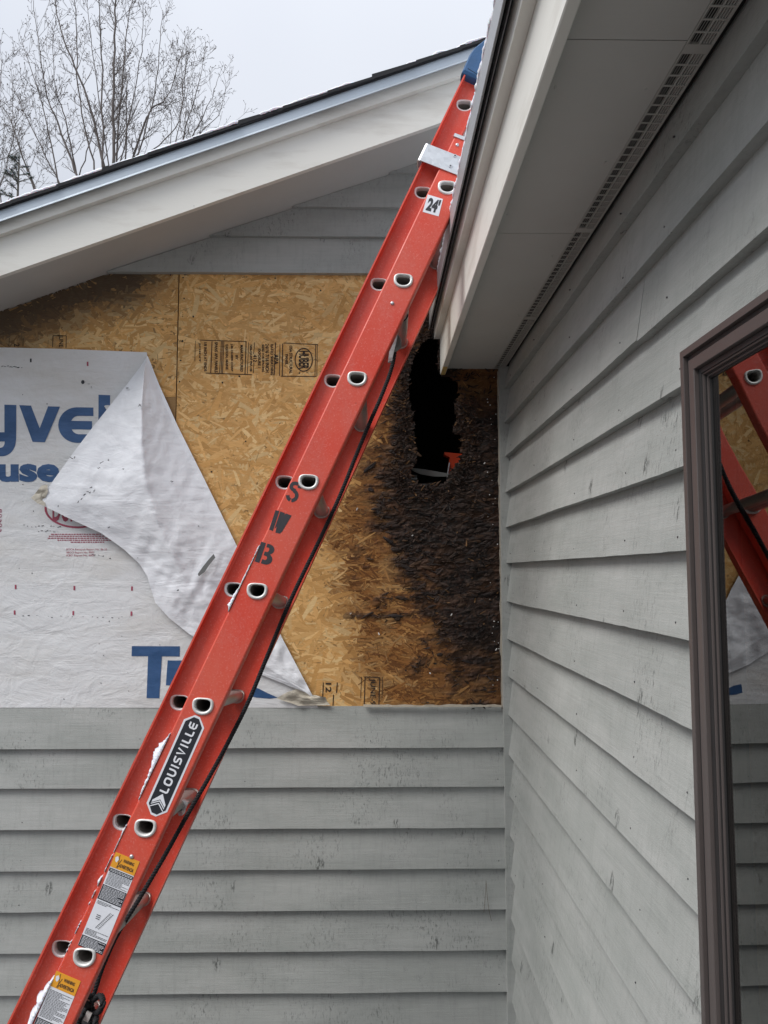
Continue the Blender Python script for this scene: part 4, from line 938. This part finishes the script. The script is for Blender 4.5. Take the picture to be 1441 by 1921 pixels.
pl = plate(octo(.0035), F, .0001, .0005, M_WHITE, 'name_plate', lad); plate(octo(-.0015), F, .0003, .0009, M_LBLK, 'plate_field', pl)
m = MB(); xs = .052; word = 'LOUISVILLE'; wid = [.9, 1.25, 1.15, .42, 1.05, 1.15, .42, .9, .9, 1.]; tot = sum(wid) + .28 * 9; kx = (ln - .014 - xs) / tot
for ch, w_ in zip(word, wid):
    m = MB()
    x0, x1 = xs, xs + w_ * kx
    if ch == 'I': m.flat([(x0 + .2 * (x1 - x0), -.0105), (x1 - .2 * (x1 - x0), -.0105), (x1 - .2 * (x1 - x0), .0105), (x0 + .2 * (x1 - x0), .0105)], lambda x, y: F(x, y, .0013))
    else:
        X0, X1, t = x0, x1, .0043; g = lambda pts: m.flat(thick(pts, t), lambda x, y: F(x, y, .0013)); y0, y1 = -.0105 + t / 2, .0105 - t / 2; a, b = X0 + t / 2, X1 - t / 2; c, r_x = (a + b) / 2, (b - a) / 2
        if ch == 'L': g([(a, .0105), (a, -.0065), (a + .0012, y0 + .0008), (a + .003, y0), (X1, y0)])
        elif ch == 'O':
            ov = lambda s, n=28: [(c + (r_x + s) * (abs(cos(q)) ** .7) * (1 if cos(q) > 0 else -1), (y1 + s) * (abs(sin(q)) ** .7) * (1 if sin(q) > 0 else -1)) for q in [2 * pi * (i + .5) / n for i in range(n)]]
            m.flat(ov(t / 2), lambda x, y: F(x, y, .0013), None, [ov(-t / 2)[::-1]])
        elif ch == 'U': g([(a, .0105), (a, -.003)] + A_(c, -.002, r_x, -y0 - .002, 180, 360, 10) + [(b, .0105)])
        elif ch == 'S': g([(X1, y1), (a + .004, y1), (a + .001, y1 - .0015), (a, .0045), (a + .001, .0015), (a + .004, 0), (b - .004, 0), (b - .001, -.0015), (b, -.0045), (b - .001, y0 + .0015), (b - .004, y0), (X0, y0)])
        elif ch == 'V': g([(a, .0105), (c, y0 - .001), (b, .0105)])
        elif ch == 'E':
            g([(X1, y1), (a + .003, y1), (a, y1 - .003), (a, y0 + .003), (a + .003, y0), (X1, y0)]); g([(a, 0), (X1, 0)])
    m.build('plate_letter', M_WHITE, pl); xs = x1 + .28 * kx
m = MB()
m.flat([(.0490, 0.), (.0285, .0170), (.0225, .0170), (.0355, 0.), (.0225, -.0170), (.0285, -.0170)], lambda x, y: F(x, y, .0013))
for t_ in (.0, .0062): m.flat([(.0335 - t_, 0.), (.0206 - t_, .0170), (.0180 - t_, .0170), (.0305 - t_, 0.), (.0180 - t_, -.0170), (.0206 - t_, -.0170)], lambda x, y: F(x, y, .0013))
m.build('plate_emblem', M_WHITE, pl)
# warning labels
def warn(c_top, c_bot, w_, blocks, label, par=lad):
    ln, F0 = along(c_bot, c_top); F = lambda x, y, h: F0(y, -x, h)           # x across, y up
    q = lambda x0, y0, x1, y1, h0, h1, mat, nm, pr: plate([(x0, y0), (x1, y0), (x1, y1), (x0, y1)], F, h0, h1, mat, nm, pr)
    lb = tag(q(-w_, 0, w_, ln, .0001, .0005, M_WHITE, 'warning_label', par), label)
    q(-w_, ln - .033, w_, ln + .0004, .0003, .0009, M_ORAN, 'label_header', lb)
    m = MB(); put_text(m, 'WARNING', lambda a, b: F(lerp(-.006, .021, a), ln - .0145 + .0075 * b, .0012), .03); put_text(m, 'ADVERTENCIA', lambda a, b: F(lerp(-.012, .025, a), ln - .0275 + .0080 * b, .0012), .03)
    for pts in ([(-.0125, .001), (-.0185, .030)], [(-.0160, .001), (-.0105, .022)]): m.flat(thick([(x, ln - .032 + y) for x, y in pts], .0012), lambda x, y: F(x, y, .0012))
    rnd = random.Random(int(c_top[0])); wt = MB()
    wt.flat([(-.0265, ln - .010), (-.0215, ln - .006), (-.017, ln - .012), (-.0195, ln - .020), (-.024, ln - .018)], lambda x, y: F(x, y, .0012))
    for y0, y1, kind in blocks:
        ya, yb = ln * y0, ln * y1
        if kind == 'black': m.flat([(-w_ + .0006, ya), (w_ - .0006, ya), (w_ - .0006, yb), (-w_ + .0006, yb)], lambda x, y: F(x, y, .0010))
        if kind == 'drawing':
            for dx in (-.004, .004): m.flat(thick([(-.004 + dx, ya + .004), (.016 + dx, yb - .004)], .0008), lambda x, y: F(x, y, .0012))
            for i in range(12): t = i / 11; x, y = lerp(-.004, .016, t), lerp(ya + .006, yb - .006, t); m.flat(thick([(x - .004, y + .0012), (x + .004, y - .0006)], .0006), lambda x, y: F(x, y, .0012))
            for i in range(3): m.flat([(-.016, yb - .018 - .004 * i), (-.006, yb - .018 - .004 * i), (-.006, yb - .0165 - .004 * i), (-.016, yb - .0165 - .004 * i)], lambda x, y: F(x, y, .0012))
            continue
        y = yb - .0032; tgt = wt if kind == 'black' else m
        while y > ya + .001:
            x = -w_ + .0035; xe = w_ - .003 - (rnd.random() < .3) * rnd.uniform(0, .03)
            while x < xe:
                l = min(rnd.uniform(.002, .008), xe - x + .0005); tgt.flat([(x, y), (x + l, y), (x + l, y + .0011), (x, y + .0011)], lambda a, b: F(a, b, .0012)); x += l + .0011
            y -= .0027
    tag(m.build('label_print', M_LBLK, lb), kind='stuff'); tag(wt.build('label_print', M_WHITE, lb), kind='stuff')
warn((240, 1607.5), (169, 1782), .0305, [(.66, .81, 'text'), (.50, .655, 'black'), (.44, .495, 'text'), (.20, .43, 'drawing'), (.12, .20, 'text'), (.0, .115, 'black'), (.80, .835, 'black')], 'tall warning label with orange header and black text blocks')
warn((129, 1831), (74, 1962), .0305, [(.36, .76, 'text'), (.0, .34, 'black')], 'lower warning label with orange header and lines of fine print')
# little bolt by the rung below the plate, and shoes at the foot
for px, py in ((341, 1524),):
    a, b = uv(px, py, .26); m = MB(); m.sweep([(.007 * cos(k_ * pi / 3), .007 * sin(k_ * pi / 3)) for k_ in range(6)], [0, 1], lambda t, x, y: L(a + x, b + y, .245 + .03 * t)); recalc(m.build('bolt', M_STEEL, lad))
    m = MB(); m.box((a - .004, b - .012, .26), (a + .03, b + .004, .274), L); m.build('lock_bracket', M_GALV, lad)
for w0, w1 in ((-.008, .04), (LL - .04, LL + .008)):
    m = MB(); m.box((-.055, -.045, w0), (.06, .045, w1), lambda x, y, w: Vector((LO + LR * FOOT + LW * w).xy.to_3d()) + Vector((x, 0, -H + .001 + (y + .045) * .35))); m.build('foot_pad', M_ROPE, lad)

# ------------------------------------------------------------------ rope with its pulley
rope = tag(empty('rope', L(-2.6, .03, .21)), 'black twisted rope running down the back of the red ladder', 'rope')
def smooth(pts, n):
    out = []; P = [pts[0]] + list(pts) + [pts[-1]]
    for i in range(1, len(P) - 2):
        for k_ in range(n):
            t = k_ / n; a, b, c, d = (Vector(q) for q in P[i - 1:i + 3])
            out.append(.5 * ((2 * b) + (c - a) * t + (2 * a - 5 * b + 4 * c - d) * t * t + (3 * b - a - 3 * c + d) * t ** 3))
    return out + [Vector(pts[-1])]
def strand_rope(path, r, pitch, name):
    cum = 0; pts = [path[0]]; step = .0028
    for a, b in zip(path, path[1:]):
        d = (b - a).length; n = max(1, int(d / step))
        for k_ in range(1, n + 1): pts.append(a.lerp(b, k_ / n))
    for s in range(3):
        o = []; cum = 0
        for i, p in enumerate(pts):
            d = (pts[min(i + 1, len(pts) - 1)] - pts[max(i - 1, 0)]).normalized(); a = d.cross(Vector((.3, .9, .1))).normalized(); b = d.cross(a)
            if i: cum += (p - pts[i - 1]).length
            t = 2 * pi * cum / pitch + s * 2 * pi / 3; o.append(p + a * (r * .52 * cos(t)) + b * (r * .52 * sin(t)))
        m = MB(); m.tube(o, r * .58, 5); m.build(name, M_ROPE, rope, True)
WR2 = .22
rp_ = [(744, 640), (735, 690), (716, 742), (693, 795), (668, 855), (640, 925), (604, 1004), (548, 1120), (508, 1215), (468, 1312), (432, 1385), (398, 1448), (352, 1528), (312, 1600), (262, 1685), (222, 1750), (196, 1806), (181, 1850), (172, 1885), (168, 1935)]
rp_ = [L(*uv(x, y, WR2), WR2) for x, y in rp_]
strand_rope(smooth(rp_, 8), .0062, .024, 'rope_strand')
kn = [(170, 1880), (188, 1868), (193, 1884), (182, 1900), (166, 1896), (152, 1906), (148, 1925), (160, 1938), (176, 1926), (180, 1908), (170, 1890), (158, 1880), (166, 1868), (178, 1876)]
strand_rope(smooth([L(*uv(x, y, WR2 - .02 + .02 * sin(i * 2.1)), WR2 - .02 + .02 * sin(i * 2.1)) for i, (x, y) in enumerate(kn)], 8), .0075, .026, 'rope_knot')
lp = [(748, 604), (756, 603), (762, 598), (765, 592), (764, 586)]
strand_rope(smooth([L(*uv(x, y, .19), .19) for x, y in lp], 6), .0022, .012, 'rope_tie')
pu = tag(empty('rope_pulley', L(*uv(740, 640, .2), .2)), 'grey metal pulley and clip hanging from the second rung of the ladder', 'pulley')
def wheel(px, py, r, w0, w1, mat, name):
    u0, v0 = uv(px, py, w0); m = MB(); m.sweep([(r * cos(k_ * pi / 12), r * sin(k_ * pi / 12)) for k_ in range(24)], [(0, .9), (.15, 1), (.4, .86), (.6, .86), (.85, 1), (1, .9)], lambda a, x, y: L(u0 + x * a[1], v0 + y * a[1], lerp(w0, w1, a[0]))); return recalc(m.build(name, mat, pu))
wheel(737, 640, .026, .19, .215, M_PLATE, 'pulley_wheel')
m = MB(); pts = [(744, 612), (748, 616), (744, 640), (738, 665), (734, 680), (728, 680), (731, 655), (736, 632)]; q = [uv(x, y, .185) for x, y in pts]
m.sweep(q, [0, 1], lambda a, u, v: L(u, v, lerp(.180, .187, a))); recalc(m.build('pulley_clip', M_GALV, pu))
u0, v0 = uv(732.5, 675, .176); m = MB(); m.sweep([(.0065 * cos(k_ * pi / 3), .0065 * sin(k_ * pi / 3)) for k_ in range(6)], [0, 1], lambda a, x, y: L(u0 + x, v0 + y, lerp(.172, .18, a))); recalc(m.build('bolt', M_STEEL, pu))
pk = tag(empty('rope_pulley', L(*uv(165, 1905, .2), .2)), 'dark clamp and pulley tangled in the rope knot near the picture bottom', 'pulley')
m = MB(); u0, v0 = uv(160, 1905, WR2 + .02); m.sweep([(.022 * cos(k_ * pi / 12), .022 * sin(k_ * pi / 12)) for k_ in range(24)], [0, 1], lambda a, x, y: L(u0 + x, v0 + y, WR2 + .01 + .02 * a)); recalc(m.build('pulley_wheel', M_DKSTEEL, pk))
m = MB(); u0, v0 = uv(163, 1908, WR2 - .03); m.box((u0 - .010, v0 - .006, WR2 - .03), (u0 + .012, v0 + .008, WR2 - .026), L); m.build('pulley_clip', M_FERR, pk)

# ------------------------------------------------------------------ snow caught on the ladder
def rail_snow(pts, seed, label):
    """lumpy ridge in the corner between the base rail's edge and the fly rail: (photo x, y, width m)"""
    P = [(uv(x, y, .0)[0], w_) for x, y, w_ in pts]; m = MB(); o = []; K = int(abs(P[-1][0] - P[0][0]) / .0022) + 2
    for i in range(K + 1):
        t = i / K; u = lerp(P[0][0], P[-1][0], t); w_ = interp(sorted(P), u); w_ = max(.0008, w_ * (1 + .45 * fnoise(u * 60, seed) + .3 * fnoise(u * 190, seed, 2)))
        w_ *= 1.25
        if w_ < .0024: o += [L(u, BV0 + .001 + .0004 * q, .0012) for q in range(5)]; continue
        h = .012 + .012 * min(1, w_ / .02); j = .002 * fnoise(u * 130, seed, 7)
        o += [L(u, BV0 + .001, -.0004 - .0022 * min(1, w_ / .012)), L(u, BV0 - .15 * w_, -.002 - .003 * min(1, w_ / .012) + j), L(u, BV0 - .55 * w_, .003 + j), L(u + j, BV0 - .9 * w_, WFLY - .6 * h), L(u, BV0 - w_, WFLY - .0055)]
    m.add(o, [(k_ * 5 + i, k_ * 5 + i + 1, (k_ + 1) * 5 + i + 1, (k_ + 1) * 5 + i) for k_ in range(K) for i in range(4)])
    tag(m.build('ladder_snow', M_SNOW, smooth=True), label, kind='stuff')
rail_snow([(318, 1372, .001), (304, 1390, .008), (296, 1402, .017), (288, 1420, .017), (277, 1442, .010), (268, 1462, .008), (262, 1477, .006), (250, 1500, .001)], 1, 'snow streak beside the name plate on the ladder')
rail_snow([(98, 1832, .001), (90, 1848, .009), (76, 1872, .015), (62, 1900, .014), (48, 1928, .012), (40, 1945, .001)], 2, 'snow streak at the bottom of the ladder')
rail_snow([(496, 1018, .0008), (490, 1026, .004), (480, 1048, .0028), (466, 1078, .0045), (452, 1106, .004), (446, 1118, .010), (436, 1138, .011), (428, 1148, .0015)], 3, 'thin snow streak beside the stencilled letters')
rail_snow([(232, 1538, .001), (226, 1556, .0045), (221, 1570, .003), (208, 1598, .0022), (186, 1645, .002), (182, 1653, .007), (178, 1660, .002), (150, 1720, .0018), (128, 1768, .002), (104, 1818, .001)], 4, 'line of thin snow beside the tall warning label')

# ------------------------------------------------------------------ trees behind the roof
YT = 14.0
def limb(m, path, r, lvl, rnd, ln):
    """a branch along its path, with side shoots that sweep upwards and small buds at their tips"""
    n = len(path) - 1; rad = [max(.0026, r * (1 - .80 * i / n)) for i in range(n + 1)]
    m.tube(path, rad, 6 if lvl == 0 else (4 if lvl == 1 else 3))
    if lvl >= 3: return
    cnt = {0: ln * 6.2, 1: ln * 7.5, 2: ln * 9.0}[lvl]; cnt = int(cnt + rnd.random())
    for j in range(cnt):
        t = rnd.uniform(.06 if lvl == 0 else .15, .99); i = min(n - 1, int(t * n)); q = path[i].lerp(path[i + 1], t * n - i); ax = (path[i + 1] - path[i]).normalized()
        a = rnd.uniform(0, 2 * pi); s_ = ax.cross(Vector((.1, 1, .05))).normalized(); s2 = ax.cross(s_); sp_ = rnd.uniform(.5, 1.05)
        d = ax * cos(sp_) + (s_ * cos(a) + s2 * sin(a) * .8) * sin(sp_)
        l2 = {0: rnd.uniform(.25, 1.25) * (1 - .5 * t), 1: rnd.uniform(.10, .42) * (1 - .3 * t), 2: rnd.uniform(.03, .09)}[lvl]
        k_ = max(3, int(l2 / .13)); P = [q]; dd = d.copy()
        for _ in range(k_): dd = (dd + Vector((rnd.gauss(0, .06), rnd.gauss(0, .06), .16 if lvl < 2 else .05))).normalized(); P.append(P[-1] + dd * (l2 / k_))
        limb(m, P, max(.0032, rad[i] * (.45 if lvl == 0 else .5)), lvl + 1, rnd, l2)
        if lvl >= 1 and rnd.random() < .7: m.tube([P[-1], P[-1] + dd * .02], .0068 if lvl == 2 else .0055, 4)
def tree(name, base, stems, seed, label, Y=YT, group=None):
    root = tag(empty(name, Vector((base[0], base[1], -H))), label, 'tree', group); rnd = random.Random(seed)
    tm = MB(); bm_ = MB()
    for pts, rpx in stems:
        dy = rnd.uniform(-.5, .5); P = [WY(x, y, Y + dy * (1 + .5 * i)) for i, (x, y) in enumerate(pts)]; r = .68 * rpx / (FPX / Y) / 2
        g0 = Vector((lerp(base[0], P[0].x, .35), Y + dy * .3, -H)); mid = g0.lerp(P[0], .6) + Vector((0, 0, .1)); tm.tube(smooth([g0, mid, P[0]], 5), [lerp(r * 1.9, r, t / 10) for t in range(11)], 7)
        path = smooth([P[0] - (P[1] - P[0]).normalized() * .08] + P[1:], 7); path = [p + Vector((rnd.gauss(0, .008), rnd.gauss(0, .01), 0)) for p in path]
        limb(bm_, path, r, 0, rnd, sum((b_ - a_).length for a_, b_ in zip(path, path[1:])))
    tm.build('trunk', M_BARK, root, True); bm_.build('branches', M_TWIG, root)
    return root
tree('bare_tree', (WY(205, 400, YT).x, YT), [([(214, 318), (213, 170), (217, 0), (220, -90)], 9), ([(217, 318), (234, 100), (250, -20)], 6), ([(198, 320), (163, 183), (115, 60), (100, -30)], 8), ([(193, 318), (191, 100), (180, -60)], 6), ([(247, 305), (281, 210), (316, 178), (352, 60)], 7), ([(256, 300), (291, 170), (305, 20)], 5), ([(236, 308), (238, 190), (232, 60)], 5), ([(180, 322), (150, 190), (142, 20), (130, -60)], 5), ([(262, 300), (330, 240), (345, 150), (352, 110)], 4), ([(205, 318), (176, 120), (160, -40)], 4), ([(225, 312), (262, 120), (270, -20)], 4)], 3, 'tall leafless tree with slender upright stems behind the sloping roof')
tree('bare_tree', (WY(120, 400, YT).x, YT), [([(147, 335), (110, 235), (85, 165), (62, 0)], 7), ([(146, 332), (122, 220), (104, 162), (98, 40)], 5), ([(148, 330), (178, 240), (205, 170)], 4), ([(115, 350), (57, 237), (20, 150)], 5), ([(112, 350), (80, 200), (35, 60)], 5), ([(70, 365), (44, 298), (22, 230), (5, 200)], 6), ([(66, 362), (30, 250), (22, 130)], 4)], 9, 'leafless tree forking low, left of the tall slender one')
tree('bare_tree', (WY(345, 330, YT).x, YT + 1), [([(339, 275), (369, 170), (383, 105)], 4), ([(352, 268), (390, 200), (412, 140)], 4), ([(328, 280), (345, 180), (350, 110)], 3), ([(356, 266), (410, 215), (424, 150)], 3), ([(320, 282), (322, 200)], 3), ([(345, 272), (352, 150)], 3)], 5, 'small twiggy leafless tree at the right end of the bare trees', YT + 1)
tree('bare_tree', (WY(-40, 400, YT).x, YT - 1), [([(-20, 390), (-4, 240), (4, 110)], 6), ([(-30, 390), (-40, 60)], 7), ([(-12, 390), (20, 280), (35, 200)], 4), ([(5, 395), (-5, 330), (-20, 240)], 4)], 6, 'leafless tree cut off by the left edge of the picture', YT - 1)
# snowy pine tip low at the left
pine = tag(empty('pine_tree', Vector((WY(35, 380, 12).x, 12, -H))), 'snow dusted pine top just above the roof at far left', 'tree')
rnd = random.Random(12); tm = MB(); nm = MB(); sm = MB(); top = WY(36, 300, 12); tm.tube([Vector((top.x, 12, -H)), top], [.11, .012], 7)
for k_ in range(42):
    h = rnd.random() ** 1.3; p = top - Vector((0, 0, h * 1.9)); a = rnd.uniform(0, 2 * pi); ln = .12 + .62 * h * rnd.uniform(.6, 1.1); d = Vector((cos(a), sin(a), .35 - .35 * h)).normalized(); e = p + d * ln
    tm.tube([p, e], [.012, .004], 4)
    for j in range(int(5 + ln * 16)):
        q = p.lerp(e, rnd.uniform(.3, 1.05))
        for s in range(9):
            nd = (d + Vector((rnd.gauss(0, .8), rnd.gauss(0, .8), rnd.gauss(.2, .7)))).normalized() * rnd.uniform(.05, .10); w_ = nd.cross(Vector((.3, .5, .8))).normalized() * .0028
            nm.add([q - w_, q + w_, q + nd], [(0, 1, 2)])
        if rnd.random() < .45:
            r = rnd.uniform(.012, .035); c = q + Vector((0, 0, .02)); sm.add([c + Vector((r * x, r * y, r * .6 * z)) for x, y, z in ((1,0,0),(0,1,0),(-1,0,0),(0,-1,0),(0,0,1),(0,0,-.6))], [(0,1,4),(1,2,4),(2,3,4),(3,0,4),(1,0,5),(2,1,5),(3,2,5),(0,3,5)])
tm.build('trunk', M_BARK, pine); tag(nm.build('needles', M_NEED, pine), kind='stuff'); tag(sm.build('snow', M_SNOW, pine, True), kind='stuff')

# ------------------------------------------------------------------ lift everything so that the ground lies at zero
for o in sc.objects:
    if o.parent is None and o.type != 'LIGHT': o.location.z += H
